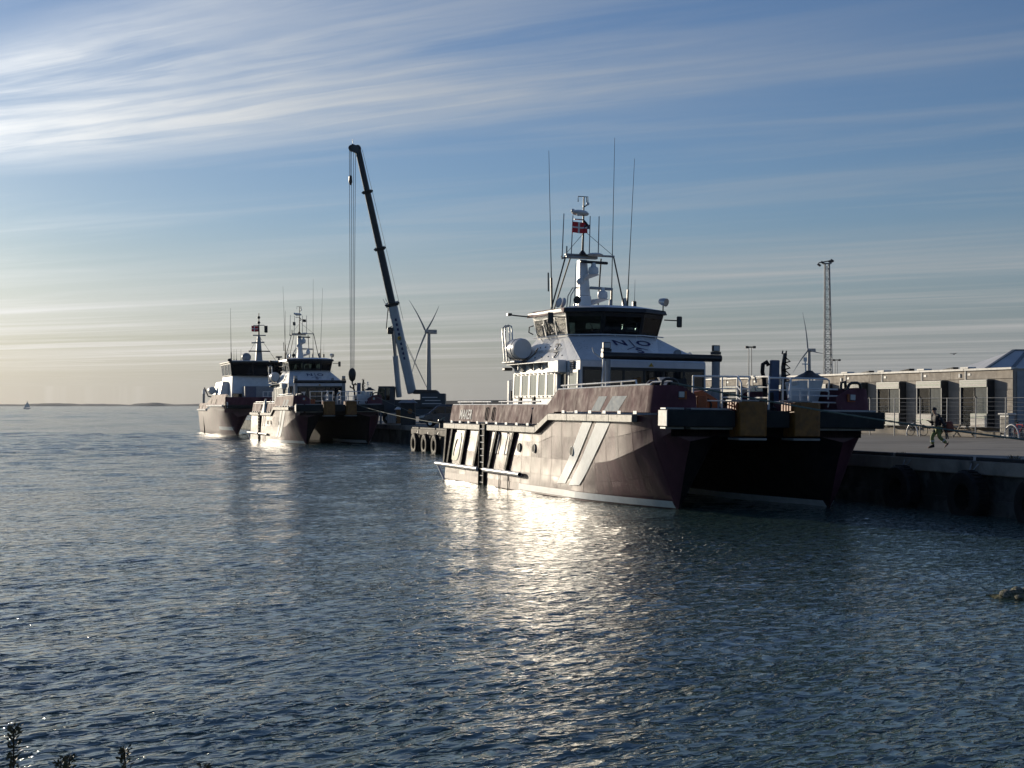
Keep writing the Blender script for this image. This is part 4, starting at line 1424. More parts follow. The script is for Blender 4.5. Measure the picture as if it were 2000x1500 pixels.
    MB().lathe([(0, 0), (0.36, 0.05), (0.42, 0.12), (0.3, 0.22), (0.0, 0.24)], (s_, 2.10, 12.42), (0, 0.1, 1), 16).build('pole_platform', wht, pole, smooth=40)
    MB().ball((s_ + 0.1, 1.72, 12.62), 0.09).build('gps_dome', wht, pole, smooth=60)
    MB().ball((s_ + 0.2, 1.95, 12.45), 0.08).build('gps_dome', wht, pole, smooth=60)
    MB().tube((s_, 1.82, 12.25), (s_, 2.3, 12.24), 0.03, n=6).build('pole_arm', M['galv'], pole)
    MB().path([(s_, 2.30, 12.2), (s_ + 0.1, 2.45, 12.0), (s_, 2.3, 11.9)], 0.05, 6).build('signal_lamp', M['black_metal'], pole)
    MB().tube((s_, 2.26, 11.6), (s_, 1.45, 10.66), 0.012, n=5).build('stay', M['black_metal'], pole)
    MB().tube((s_, 2.3, 11.75), (s_, 3.75, 10.66), 0.012, n=5).build('stay', M['black_metal'], pole)
    for (y0, z0, y1, z1) in ((1.26, 10.5, 1.32, 12.48), (1.70, 10.6, 1.76, 12.42), (2.58, 10.65, 2.60, 12.43), (3.02, 10.65, 3.04, 12.44)):
        MB().tube((s_, y0, z0), (s_, y1, z1), 0.028, 0.022, n=6).build('rod_antenna', M['galv'], mast_o, smooth=50)
    MB().path([(s_ - 0.05, 1.42, 10.5), (s_, 1.26, 10.42), (s_, 1.24, 10.55)], 0.05, 6).build('antenna_bracket', M['galv'], mast_o)
    MB().tube((s_, 1.48, 10.66), (s_, 1.48, 11.0), 0.03, n=6).build('stub_antenna', M['black_metal'], mast_o)
    whip(root, (s_, 0.80, 8.12), (s_, 0.55, 15.3), 0.02, 1.4)
    MB().tube((s_, 0.62, 8.9), (s_, 0.60, 9.75), 0.035, n=6).build('whip_clamp', M['black_metal'], root)
    whip(root, (s_, 3.70, 8.15), (s_, 3.76, 16.1), 0.02, 1.0)
    whip(root, (s_, 4.48, 8.12), (s_, 4.76, 15.2), 0.02, 1.0)
    whip(root, (s_ + 0.3, 1.78, 8.15), (s_ + 0.3, 1.82, 10.2), 0.022, 0.2, M['galv'])
    whip(root, (s_, 4.85, 8.1), (s_, 4.86, 9.6), 0.015, 0.2, M['galv'])
    MB().box(s_ - 0.1, s_ + 0.1, 4.25, 4.42, 8.1, 8.72).build('aerial_box', M['galv'], root, bevel=0.02)
    MB().box(s_ - 0.1, s_ + 0.1, 4.75, 4.92, 8.3, 8.6).build('aerial_box', M['black_metal'], root, bevel=0.03)
    MB().lathe([(0, 0), (0.35, 0.02), (0.3, 0.1), (0.08, 0.12), (0.06, 0.5), (0, 0.5)], (s_, 3.65, 8.14), (0, 0, 1), 14).build('antenna_base', M['galv'], root, smooth=40)
    for dz, y in ((0.25, 0.98), (0.0, 1.18)):
        MB().lathe([(0, -0.04), (0.2, -0.03), (0.24, 0.0), (0.2, 0.03), (0, 0.04)], (s_ + 0.4, y, 8.38), (0.3, -0.9, 0.2), 14).build('sat_dome', wht, root, smooth=40)
    for s2 in (-0.25, 0.15):
        MB().path([(s_ + s2, 1.60, 8.15), (s_ + s2, 1.66, 8.75), (s_ + s2, 1.88, 9.12), (s_ + s2, 2.05, 9.12)], 0.025, 6).build('mast_ladder_rail', M['galv'], root, smooth=50)
    # --- foredeck: knuckle crane, white tub, orange gear, winch, brackets
    kx, ky = -4.6, 5.9
    kc = MB().lathe([(0.32, 3.36), (0.30, 3.7), (0.2, 3.75), (0.2, 4.3), (0, 4.3)], (kx, ky, 0), (0, 0, 1), 14).build('deck_crane', M['black_metal'], root, smooth=40)
    MB().hexa([(kx - 0.12, ky - 0.02, 3.9), (kx + 0.12, ky - 0.02, 3.9), (kx + 0.12, ky + 0.38, 3.9), (kx - 0.12, ky + 0.38, 3.9)], [(kx - 0.1, ky + 0.06, 5.58), (kx + 0.1, ky + 0.06, 5.58), (kx + 0.1, ky + 0.42, 5.58), (kx - 0.1, ky + 0.42, 5.58)]).build('crane_arm', M['blue_paint'], kc, bevel=0.03)
    MB().path([(kx, ky - 0.15, 3.9), (kx, ky - 0.22, 4.8), (kx, ky - 0.3, 5.1), (kx, ky - 0.28, 5.4), (kx, ky - 0.12, 5.5), (kx, ky - 0.04, 5.36)], 0.085, 8).build('crane_hose', M['rubber'], kc, smooth=50)
    MB().path([(kx, ky + 0.62, 3.9), (kx, ky + 0.66, 4.8), (kx, ky + 0.62, 5.3), (kx, ky + 0.7, 5.86)], 0.12, 7, r1=0.08).build('crane_jib', M['black_metal'], kc, smooth=40)
    for k in range(5):
        MB().path([(kx + 0.1, ky + 0.5, 4.4 + 0.26 * k), (kx + 0.14, ky + 0.84, 4.5 + 0.26 * k), (kx + 0.1, ky + 0.64, 4.66 + 0.26 * k)], 0.035, 6).build('hydraulic_hose', M['rubber'], kc, smooth=50)
    for y in (0.56, 0.72):
        MB().tube((kx, ky + y, 5.82), (kx, ky + y + 0.03, 5.96), 0.03, n=5).build('jib_fork', M['black_metal'], kc)
    tub = MB().hexa([(-3.4, 6.15, 3.86), (-2.5, 6.15, 3.86), (-2.5, 6.9, 3.86), (-3.4, 6.9, 3.86)], [(-3.5, 5.98, 4.68), (-2.4, 5.98, 4.74), (-2.4, 7.1, 4.78), (-3.5, 7.1, 4.74)]).build('deck_tub', M['tank_white'], root, bevel=0.03)
    MB().hexa([(-2.5, 5.7, 3.45), (-2.3, 5.7, 3.45), (-2.3, 6.3, 3.45), (-2.5, 6.3, 3.45)], [(-2.5, 5.5, 4.5), (-2.36, 5.5, 4.5), (-2.36, 6.1, 4.55), (-2.5, 6.1, 4.55)]).build('tub_chute', M['tank_white'], tub, bevel=0.02)
    hat = MB().lathe([(0.65, 0.0), (0.2, 0.22), (0.12, 0.3), (0.0, 0.3)], (-3.2, 6.9, 4.85), (0, 0, 1), 14).build('tub_cover', M['black_metal'], tub, smooth=30)
    MB().path([(-3.2, 6.75, 5.0), (-3.2, 6.72, 5.5)], 0.03, 6).build('cover_mast', M['rail_white'], tub)
    MB().box(-3.24, -3.16, 6.6, 6.86, 5.38, 5.42).box(-3.25, -3.15, 6.67, 6.77, 5.5, 5.66).build('cover_lamp', M['rail_white'], tub)
    og = MB().prism([(-2.2, 0.55, 3.36), (-2.2, 2.3, 3.36), (-2.2, 2.3, 3.95), (-2.2, 1.7, 4.28), (-2.2, 1.3, 4.2), (-2.2, 0.55, 4.15)], (0.5, 0, 0)).build('gear_crate', M['orange'], root, bevel=0.03)
    for k in range(3):
        MB().lathe([(0.18, -0.03), (0.26, 0), (0.18, 0.03)], (-1.68, 0.9 + k * 0.45, 3.75), (1, 0, 0), 14).build('rope_coil', M['rubber'], og)
    MB().box(0.3, 0.7, 0.35, 0.75, 3.4, 4.05).build('orange_box', M['orange'], root, bevel=0.03)
    for y in (2.7, 5.2):
        MB().lathe([(0.3, 0), (0.12, 0.1), (0.12, 0.4), (0.3, 0.5), (0, 0.5)], (-1.0, y, 3.36), (0, 0, 1), 14).build('capstan', M['black_metal'], root, smooth=40)
    MB().path([(-2.5, -0.35, 4.35), (-2.5, -0.1, 4.62), (-2.5, 0.2, 4.62)], 0.03, 6).build('valve_stem', M['galv'], root)
    MB().hexa([(-1.6, 0.02, 4.40), (-1.5, 0.02, 4.40), (-1.5, 0.12, 4.40), (-1.6, 0.12, 4.40)], [(-1.65, -0.18, 4.72), (-1.45, -0.18, 4.72), (-1.45, 0.25, 4.74), (-1.65, 0.25, 4.74)]).build('funnel_lamp', M['rail_white'], root)
    for y in (5.7, 5.85, 6.0):
        pass
    MB().path([(0.5, 6.15, 4.35), (0.5, 6.15, 4.6), (0.5, 6.32, 4.66), (0.5, 6.36, 4.35)], 0.06, 8).build('bow_bitt', M['black_metal'], root, smooth=50)
    for y in (4.7, 5.1):
        MB().tube((-0.6, y, 3.36), (-0.6, y, 4.35), 0.04, n=6).build('stanchion', M['rail_white'], root)
    for z in (3.9, 4.15, 4.4):
        MB().tube((-1.2, 4.9, z), (-1.2, 7.0, z), 0.035, n=6).build('port_rail', M['rail_white'], root)
    tag(root, 'near plum catamaran crew boat with two slanted white stripes and MAKER on its quarter', 'boat')
    return root


boat = crew_boat()


# --- sister boat further along the quay (same class, own place and attitude)
sister = copy_tree(boat, None, ('name_lettering', 'roof_lettering', 'green_emblem', 'company_lettering', 'gear_crate', 'hung_oilskin', 'fender_bar'))
sister.location = (-19.56, 146.0, 0.0)
sister.rotation_euler = (R(0.3), 0, HEAD)
sister.scale = (1, 1, 1.06)             # rides a little lighter than her sister
tag(sister, 'middle crew boat with goalpost frame, moored below the crane hook', 'boat')
# dinghy-like white bundle lashed on its quarter
MB().hexa([(-17.6, -1.6, 2.7), (-15.6, -1.6, 2.75), (-15.4, -1.35, 2.75), (-17.6, -1.35, 2.7)], [(-15.9, -1.5, 3.9), (-15.4, -1.5, 4.2), (-15.35, -1.3, 4.2), (-15.9, -1.3, 3.9)]).build('white_cover', M['tank_white'], sister, bevel=0.05)


# --- larger boat at the head of the row
def wide_boat():
    root = empty('wide_crew_boat', (-33.7, 188.0, 0.0), (0, 0, HEAD))
    H = HullForm(L=26.5, zd=((-15.0, 3.35), (-11.0, 3.9)), zk0=2.0, bow=0.95, wl=1.35, kn=1.55, dk=1.65)
    C = 4.3
    plum, bul, wht = M['hull_plum'], M['bulwark_plum'], M['white_paint']
    hull = H.mesh(2.6).build('hull', plum, root, smooth=22)
    hull_p = flip_y(H.mesh(2.6), C).build('hull', plum, root, smooth=22)
    H.mesh(2.6, 'inner').build('inner_shell', plum, hull, smooth=30)
    flip_y(H.mesh(2.6, 'inner'), C).build('inner_shell', plum, hull_p, smooth=30)
    overlay(H, ((-6.5, 0.7), (0.05, 0.7), (0.2, 1.15), (-6.5, 1.15)), 0.02, 20, 2).build('waterline_band', M['stripe_paint'], hull, smooth=40)
    wd = MB().grid([[(s, 1.2, z), (s, 7.4, z)] for s, z in ((-26, 2.6), (-5, 2.6), (-2, 2.75), (0.95, 3.1))])
    wd.add([(0.95, -1.6, 3.0), (0.95, 10.2, 3.0), (0.95, 10.2, 4.0), (0.95, -1.6, 4.0)], [(0, 1, 2, 3)])
    wd.build('bridging_deck', plum, root)
    MB().box(-26.4, 0.9, -1.6, 10.2, 3.3, 3.4).build('deck', M['deck_green'], root)
    for side in (-1, 1):
        def pl(name, cols, m, th=0.06, lean=0.25):
            a = [(s, -1.63, zb) for s, zb, zt in cols]
            b = [(s, -1.63 + lean * (zt - zb), zt) for s, zb, zt in cols]
            b2 = [(p[0], p[1] + th, p[2]) for p in b]
            a2 = [(p[0], p[1] + th, p[2]) for p in a]
            mb = MB().grid([a, b, b2, a2, a])
            if side > 0:
                flip_y(mb, C)
            return mb.build(name, m, root)
        pl('bulwark_panel', [(-26.4, 3.42, 4.25), (-22, 3.42, 4.25), (-18.6, 3.42, 4.25)], bul)
        pl('bulwark_panel', [(-18.58, 3.42, 4.25), (-16.3, 3.6, 4.7), (-13.4, 3.95, 5.3)], bul)
        pl('bulwark_panel', [(-13.38, 3.95, 5.3), (-6.0, 3.95, 5.36), (0.5, 3.95, 5.4)], bul)
        for a, b, z in ((-26.4, -16.5, 3.2), (-15.5, 0.4, 3.78)):
            mb = MB().box(a, b, -1.85, -1.62, z, z + 0.22)
            if side > 0:
                flip_y(mb, C)
            mb.build('rubbing_strake', M['rail_white'], root, bevel=0.03)
        for s in (-12.5, -8.0):
            mb = MB().bar((s, -1.62, 4.15), (s + 0.2, -1.46, 4.75), 0.22, 0.04, (0, 1, 0))
            if side > 0:
                flip_y(mb, C)
            mb.build('bulwark_slot', M['rubber'], root)
    for s in (-25.5, -22.0):
        MB().bar((s, -1.66, 3.5), (s, -1.58, 3.95), 0.3, 0.03, (0, 1, 0)).build('bulwark_slot', M['rubber'], root)
    MB().bar((-21.0, -1.55, 3.2), (-21.0, -1.42, -0.2), 0.25, 0.12, (0, 1, 0)).build('side_ladder', M['rubber'], root)
    MB().box(0.55, 0.9, -1.5, 10.1, 4.0, 5.0).build('bow_bulwark', bul, root, bevel=0.05)
    MB().box(0.96, 1.4, -1.5, 10.1, 3.5, 3.95).build('bow_fender', M['fender_rubber'], root, bevel=0.05)
    MB().path([(0.6, -1.3, 4.3), (1.3, -1.3, 4.3), (1.35, -1.3, 3.6)], 0.07, 8).build('bow_guard', M['rail_white'], root)
    # house: tall, full width, sloping front, balcony step on the side
    zb, zt, s1 = 3.4, 7.95, -7.2
    house = MB().hexa([(-18, 0.3, zb), (s1, 0.3, zb), (s1, 8.3, zb), (-18, 8.3, zb)], [(-17.6, 0.55, zt), (s1 - 0.6, 0.55, zt), (s1 - 0.6, 8.05, zt), (-17.6, 8.05, zt)]).build('deckhouse', wht, root, bevel=0.05)
    MB().box(s1 - 0.02, s1 + 0.04, 0.5, 8.1, 3.45, 5.5).build('front_window', M['black_pane'], house)
    MB().box(s1 - 0.3, s1 + 0.3, 0.35, 8.25, 5.52, 5.66).build('front_ledge', wht, house)
    side_b = MB().hexa([(-18, -0.7, 5.4), (-10.5, -0.7, 5.4), (-10.5, 0.35, 5.4), (-18, 0.35, 5.4)], [(-18, -0.2, 7.2), (-11.5, -0.2, 7.2), (-11.5, 0.5, 7.2), (-18, 0.5, 7.2)]).build('side_gallery', wht, house, bevel=0.05)
    for k in range(4):
        MB().bar((-16.8 + k * 1.2, -0.5, 6.2), (-16.7 + k * 1.2, -0.28, 7.0), 0.7, 0.03, (0, 1, 0)).build('pane', M['pale_pane'], side_b)
    raft = MB().lathe([(0, -0.6), (0.5, -0.55), (0.55, 0), (0.5, 0.55), (0, 0.6)], (-15.6, -1.1, 6.0), (1, 0, 0), 16).build('raft_canister', M['white_paint'], root, smooth=40)
    MB().path([(-17.0, -1.9, 6.4), (-16.2, -1.5, 5.2), (-15.0, -0.7, 5.0)], 0.09, 6).build('raft_cradle', M['black_metal'], raft)
    ws = [(-16.5, 0.45), (s1 - 0.5, 0.45), (s1 + 0.1, 3.0), (s1 + 0.1, 5.6), (s1 - 0.5, 8.15), (-16.5, 8.15)]
    wu = [(-16.6, 0.25), (s1 + 0.1, 0.2), (s1 + 0.75, 2.9), (s1 + 0.75, 5.7), (s1 + 0.1, 8.4), (-16.6, 8.35)]
    bt = [Vector((a, b, zt + 0.01)) for a, b in ws]
    tt = [Vector((a, b, 9.65)) for a, b in wu]
    wh = MB().hexa(tt, [Vector((p.x, p.y, 9.66)) for p in tt]).build('wheelhouse', M['dark_cabin'], root)
    for i, j, cols, fm in ((0, 1, [0, .35, .7, 1], 'alu'), (1, 2, [0, 1], 'black_metal'), (2, 3, [0, 1], 'black_metal'), (3, 4, [0, 1], 'black_metal'), (4, 5, [0, .5, 1], 'alu'), (5, 0, [0, .5, 1], 'dark_cabin')):
        windowed(patch(bt[i], bt[j], tt[j], tt[i]), wh, cols, 0.06, 0.9, M[fm], M['black_pane'], th=0.06, post=0.09)
    MB().hexa([Vector((p.x + (0.25 if p.x > -10 else -0.1), C + (p.y - C) * 1.05, 9.67)) for p in tt], [Vector((p.x + (0.25 if p.x > -10 else -0.1), C + (p.y - C) * 1.05, 9.86)) for p in tt]).build('roof', M['black_metal'], wh, bevel=0.03)
    MB().hexa([Vector((p.x, p.y, 9.865)) for p in tt], [Vector((p.x, C + (p.y - C) * 0.95, 9.98)) for p in tt]).build('roof_deck', wht, wh)
    # grey cargo container on the foredeck, rails, emblem
    box = MB().box(-6.6, -4.2, 1.6, 6.2, 3.45, 6.5).build('deck_container', M['grey_paint'], root, bevel=0.04)
    MB().box(-4.19, -4.15, 1.7, 3.0, 3.6, 6.4).build('container_door', M['blue_paint'], box)
    MB().box(-4.19, -4.15, 5.0, 6.1, 3.6, 6.4).build('container_panel', M['galv'], box)
    for a, b in ((3.2, 5.0), (5.4, 8.4)):
        r = MB().path([(0.2, a, 5.7), (0.2, b, 5.7)], 0.05, 6).build('guard_rail', M['rail_white'], root)
        for k in range(4):
            MB().tube((0.2, lerp(a, b, k / 3), 4.4), (0.2, lerp(a, b, k / 3), 5.7), 0.045, n=6).build('rail_post', M['rail_white'], r)
        MB().path([(0.2, a, 5.1), (0.2, b, 5.1)], 0.04, 6).build('rail_bar', M['rail_white'], r)
    tx = MB()
    nv = Vector((-0.6, 0, 2.2)).normalized()
    text_into(tx, 'N|O', 0.7, (s1 - 0.53, 6.0, 7.35), (0, 1, 0), nv, 0.03)
    tx.build('sign_lettering', M['navy_text'], house)
    # mast
    s = -10.5
    mast = MB().hexa([(s - .35, 3.85, 9.95), (s + .35, 3.85, 9.95), (s + .35, 4.75, 9.95), (s - .35, 4.75, 9.95)], [(s - .15, 4.1, 13.4), (s + .15, 4.1, 13.4), (s + .15, 4.5, 13.4), (s - .15, 4.5, 13.4)]).build('mast', M['grey_paint'], root, bevel=0.03)
    MB().bar((s + .4, 2.9, 11.35), (s + .4, 5.7, 11.35), 0.18, 0.16).build('radar_scanner', M['black_metal'], mast)
    MB().bar((s, 3.3, 12.5), (s, 5.0, 12.6), 0.6, 0.16).build('mast_platform', M['grey_paint'], mast, bevel=0.03)
    MB().bar((s, 3.5, 13.55), (s, 5.2, 13.55), 0.3, 0.14).build('mast_yard', M['grey_paint'], mast, bevel=0.03)
    MB().bar((s, 3.55, 14.9), (s, 5.0, 14.95), 0.2, 0.1).build('mast_yard', M['grey_paint'], mast, bevel=0.03)
    MB().tube((s, 4.3, 13.3), (s, 4.3, 16.6), 0.12, 0.05, n=8).build('mast_pole', M['black_metal'], mast, smooth=50)
    for z in (15.3, 16.0):
        MB().ball((s, 4.3, z), 0.2).build('mast_lamp', M['black_metal'], mast, smooth=60)
    MB().ball((s + 0.3, 2.65, 10.5), 0.62).build('sat_dome', M['grey_paint'], root, smooth=60)
    MB().lathe([(0, 0), (0.12, 0), (0.12, 0.5), (0.5, 0.6), (0.42, 0.75), (0, 0.75)], (s, 6.9, 9.95), (0, 0, 1), 14).build('antenna_disc', M['black_metal'], root, smooth=40)
    for y0, y1, z1 in ((0.75, 0.65, 17.2), (7.7, 7.75, 17.0)):
        whip(root, (s, y0, 9.95), (s, y1, z1), 0.03, 1.2)
    for y in (1.1, 1.4, 2.0, 8.0, 8.2):
        whip(root, (s, y, 9.95), (s, y, 11.6), 0.025, 0.3)
    for y in (3.0, 6.6):
        MB().tube((s, 4.3, 13.5), (s, y - 0.6 if y < 4 else y, 9.95), 0.02, n=5).build('stay', M['black_metal'], mast)
    MB().lathe([(0, -0.2), (0.25, 0), (0.2, 0.3), (0, 0.3)], (-7.2, 0.2, 10.0), (0.6, -0.6, 0), 12).build('search_light', M['black_metal'], root, smooth=40)
    MB().tube((-25.5, -1.0, 4.2), (-25.4, -1.0, 6.1), 0.16, n=8).build('stern_post', M['grey_paint'], root)
    MB().box(-25.8, -25.2, -1.2, -0.8, 5.6, 6.3).build('stern_lamp', M['white_paint'], root)
    root.scale = (1, 1, 0.945)
    tag(root, 'farthest boat, with broad overhanging wheelhouse and an open arch between its hulls', 'boat')
    return root


wide_boat()

# ------------------------------------------------------------------ flags (hung on the masts)
def flag(name, origin, w, h, colour, cross=None, rz=HEAD, label='', wave=0.06):
    root = empty(name, origin, (0, 0, rz))
    def sur(u, v, off=0.0):
        return (off + wave * math.sin(u * 5.5 + v), u * w, -v * h - 0.05 * h * math.sin(u * 3))
    def piece(u0, u1, v0, v1, nm, m, off):
        rows = [[sur(lerp(u0, u1, i / 6), lerp(v0, v1, j / 4), off) for i in range(7)] for j in range(5)]
        rows2 = [[(p[0] - 0.008 - 2 * off, p[1], p[2]) for p in r] for r in rows]
        MB().grid(rows).add([], []).grid(rows2).build(nm, m, root, smooth=60)
    piece(0, 1, 0, 1, 'cloth', colour, 0.0)
    if cross:
        piece(0.36, 0.50, 0, 1, 'cross_upright', cross, 0.004)
        piece(0, 1, 0.43, 0.57, 'cross_bar', cross, 0.004)
    tag(root, label, 'flag')
    return root


B = lambda s, t, z: tuple(S(s, t, z))
flag('flag', B(-15.9, 1.86, 12.1), 0.74, 0.50, M['red'], M['flag_white'], label='small red flag with white cross on the near boat mast')
flag('pennant', B(-16.0, 2.42, 12.0), 0.34, 0.2, M['blue_paint'], label='tiny pale blue pennant behind the mast pole of the near boat')
def B2(s, t, z, p): return tuple(Vector(p) + F2 * s + T2 * t + Vector((0, 0, z)))
flag('flag', B2(-10.5, 3.35, 14.05, (-33.7, 188, 0)), 0.9, 0.75, M['red'], M['flag_white'], label='red and white flag on the mast of the farthest boat')
flag('pennant', B2(-10.5, 5.0, 14.1, (-33.7, 188, 0)), 0.45, 0.9, M['dark_cabin'], label='dark drooping pennant right of the farthest boat mast', wave=0.12)
flag('pennant', B2(-16.0, 1.5, 12.5, (-19.56, 146, 0)), 0.3, 0.36, M['dark_cabin'], label='dark drooping pennant left of the middle boat mast', wave=0.12)
flag('pennant', B2(-16.0, 2.5, 12.8, (-19.56, 146, 0)), 0.42, 0.28, M['dark_cabin'], label='dark pennant streaming right of the middle boat mast', wave=0.12)

# ------------------------------------------------------------------ mobile crane
def rope_line(name, a, b, sag, r, m, n=24):
    a, b = Vector(a), Vector(b)
    return MB().path([a.lerp(b, k / n) + Vector((0, 0, -4 * sag * (k / n) * (1 - k / n))) for k in range(n + 1)], r, 6).build(name, m, smooth=60)


def crane():
    base = Vector((-10.4, 160.0, QZ))
    root = empty('mobile_crane', base)
    L = lambda x, y, z: Vector((x, y, z)) - base
    chassis = MB().box(-3.2, 6.4, -1.4, 1.4, 0.75, 1.5).build('carrier', M['crane_dark'], root, bevel=0.06)
    for x in (-2.4, -0.8, 2.4, 4.0, 5.5):
        for y in (-1.3, 1.3):
            w = MB().lathe([(0.25, -0.22), (0.5, -0.22), (0.58, -0.14), (0.58, 0.14), (0.5, 0.22), (0.25, 0.22)], (x, y, 0.58), (0, 1, 0), 18).build('wheel', M['rubber'], root, smooth=40)
            MB().lathe([(0, -0.1), (0.26, -0.18), (0.26, 0.18), (0, 0.1)], (x, y, 0.58), (0, 1, 0), 14).build('rim', M['grey_paint'], w)
    for x in (-3.0, 5.9):
        MB().box(x - 0.2, x + 0.2, -3.2, 3.2, 0.85, 1.15).build('outrigger_beam', M['crane_dark'], root)
        for y in (-3.1, 3.1):
            MB().tube((x, y, 0.02), (x, y, 1.2), 0.12, n=8).build('outrigger_leg', M['galv'], root)
    # upper works
    up = MB().box(-2.0, 2.7, -1.1, 1.1, 1.55, 2.5).build('superstructure', M['crane_dark'], root, bevel=0.08)
    MB().box(0.9, 3.5, -1.3, 1.3, 1.7, 3.15).build('counterweight', M['crane_dark'], root, bevel=0.06)
    MB().prism([(0.1, -1.15, 3.1), (3.0, -1.15, 3.05), (2.6, -1.15, 3.5), (0.3, -1.15, 3.55)], (0, 2.2, 0)).build('winch_drum', M['black_metal'], root, bevel=0.1)
    sg = MB()
    for k, (x0, x1) in enumerate(((1.1, 2.7), (1.4, 3.0), (1.1, 3.1))):
        sg.box(x0, x1, -1.318, -1.305, 2.70 - k * 0.32, 2.78 - k * 0.32)
    sg.build('faded_lettering', M['pale_text'], root)
    MB().box(-0.35, 0.25, -1.16, -1.12, 1.7, 2.5).build('hazard_plate', M['red'], root)
    for k in range(3):
        MB().add([(-0.35, -1.165, 1.75 + k * 0.25), (0.25, -1.165, 2.0 + k * 0.25), (0.25, -1.165, 2.1 + k * 0.25), (-0.35, -1.165, 1.85 + k * 0.25)], [(0, 1, 2, 3)]).build('hazard_stripe', M['flag_white'], root)
    cab = empty('operator_cab', (-2.55, -0.9, 1.45))
    cab.parent = root
    prof = [(-0.95, 0.0), (0.75, 0.0), (0.75, 2.35), (-0.75, 2.35), (-1.0, 1.1)]
    for y in (-0.75, 0.75):
        fr = MB()
        for (a, b) in zip(prof, prof[1:] + prof[:1]):
            fr.bar((a[0], y, a[1]), (b[0], y, b[1]), 0.12, 0.12, (0, 1, 0))
        fr.bar((-0.1, y, 0.9), (-0.1, y, 2.35), 0.1, 0.1, (0, 1, 0))
        fr.bar((-0.95, y, 0.95), (0.75, y, 0.95), 0.1, 0.1, (0, 1, 0))
        fr.build('cab_frame', M['crane_dark'], cab)
        MB().box(-0.9, 0.7, y - 0.02, y + 0.02, 0.05, 0.95).build('cab_panel', M['crane_dark'], cab)
        MB().box(0.35, 0.75, y - 0.025, y + 0.025, 0.95, 2.3).build('cab_panel', M['crane_dark'], cab)
        MB().box(-0.8, 0.35, y - 0.008, y + 0.008, 0.98, 2.3).build('pane', M['glass_dark'], cab)
    MB().box(-0.85, 0.8, -0.82, 0.82, 2.36, 2.44).build('cab_roof', M['crane_dark'], cab, bevel=0.03)
    MB().box(0.70, 0.78, -0.74, 0.74, 0.0, 1.3).build('cab_back', M['crane_dark'], cab)
    MB().box(-0.2, 0.3, -0.3, 0.3, 0.4, 1.5).build('cab_seat', M['dark_cabin'], cab, bevel=0.06)
    # boom: telescoped box sections, each slimmer than the last
    b0 = L(-10.42, 160.0, 5.0)
    b1 = L(-15.55, 155.0, 29.55)
    d = (b1 - b0)
    side = d.normalized().cross(Vector((0, 1, 0))).normalized()
    def sec(f0, f1, w, nm, m):
        return MB().bar(b0 + d * f0, b0 + d * f1, w, w * 0.85, side).build(nm, m, root, bevel=w * 0.18, seg=2)
    s0 = sec(0.0, 0.372, 1.12, 'boom_base', M['crane_grey'])
    sec(0.365, 0.60, 0.86, 'boom_section', M['crane_dark'])
    sec(0.597, 0.83, 0.76, 'boom_section', M['crane_dark'])
    sec(0.828, 1.0, 0.68, 'boom_section', M['crane_dark'])
    for f, w in ((0.372, 1.3), (0.60, 1.02), (0.83, 0.92)):
        MB().bar(b0 + d * (f - 0.006), b0 + d * (f + 0.006), w, w, side).build('boom_collar', M['black_metal'], root)
        p = b0 + d * f
        MB().bar(p - side * (w / 2 + 0.12), p + side * (w / 2 + 0.12), 0.16, 0.16).build('collar_lug', M['black_metal'], root)
    lt = MB()
    dn = d.normalized()
    fnv = Vector((0, -1, 0))
    for k in range(9):
        p = b0 + d * (0.30 - 0.02 * k) - fnv * -0.02
        lt.add([p + fnv * 0.62 + side * 0.05, p + fnv * 0.62 - side * 0.14, p + fnv * 0.62 - side * 0.14 + dn * 0.3, p + fnv * 0.62 + side * 0.05 + dn * 0.25], [(0, 1, 2, 3)])
    lt.build('boom_marking', M['navy_text'], s0)
    em = b0 + d * 0.23 + fnv * 0.62
    MB().lathe([(0, 0.0), (0.2, 0.0), (0.2, -0.05)], em, fnv, 16).build('boom_emblem', M['yellow'], s0)
    # luffing cylinder, jib bracket, hook ropes
    c0, c1 = L(-11.75, 159.8, 4.6), L(-12.28, 158.2, 11.4)
    MB().tube(c0, c0.lerp(c1, 0.62), 0.3, n=12).build('luffing_cylinder', M['crane_grey'], root, smooth=40)
    MB().tube(c0.lerp(c1, 0.6), c1, 0.2, n=12).build('luffing_rod', M['alu'], root, smooth=40)
    MB().box(c1.x - 0.55, c1.x + 0.05, c1.y - 0.3, c1.y + 0.3, c1.z - 0.35, c1.z + 0.35).build('cylinder_head', M['black_metal'], root, bevel=0.12, seg=2)
    MB().path([b0 + d * 0.36 + side * 0.5, b0 + d * 0.28 + side * 1.15, b0 + d * 0.285 + side * 0.5], 0.05, 6).build('boom_bracket', M['black_metal'], root)
    hd = b1
    MB().hexa([hd + Vector((0.1, -.35, -.6)), hd + Vector((0.1, .35, -.6)), hd + Vector((-0.75, .3, -0.1)), hd + Vector((-0.75, -.3, -0.1))], [hd + Vector((0.2, -.35, .25)), hd + Vector((0.2, .35, .25)), hd + Vector((-0.6, .3, .55)), hd + Vector((-0.6, -.3, .55))]).build('boom_head', M['crane_dark'], root, bevel=0.06)
    for x in (-0.62, 0.0):
        MB().lathe([(0.12, -0.3), (0.32, -0.3), (0.32, 0.3), (0.12, 0.3)], hd + Vector((x, 0, 0.1)), (0, 1, 0), 14).build('sheave', M['black_metal'], root)
    MB().path([hd + Vector((-0.5, 0, 0.6)), hd + Vector((-0.55, 0, 1.0))], 0.03, 5).build('wind_vane', M['black_metal'], root)
    hx, hy, hz = L(-16.12, 155.0, 7.1)
    for dx in (-0.22, -0.07, 0.08, 0.22):
        MB().tube(hd + Vector((-0.55 + dx * 1.4, 0, -0.1)), (hx + dx * 0.8, hy, hz), 0.028, n=5).build('hoist_rope', M['galv'], root)
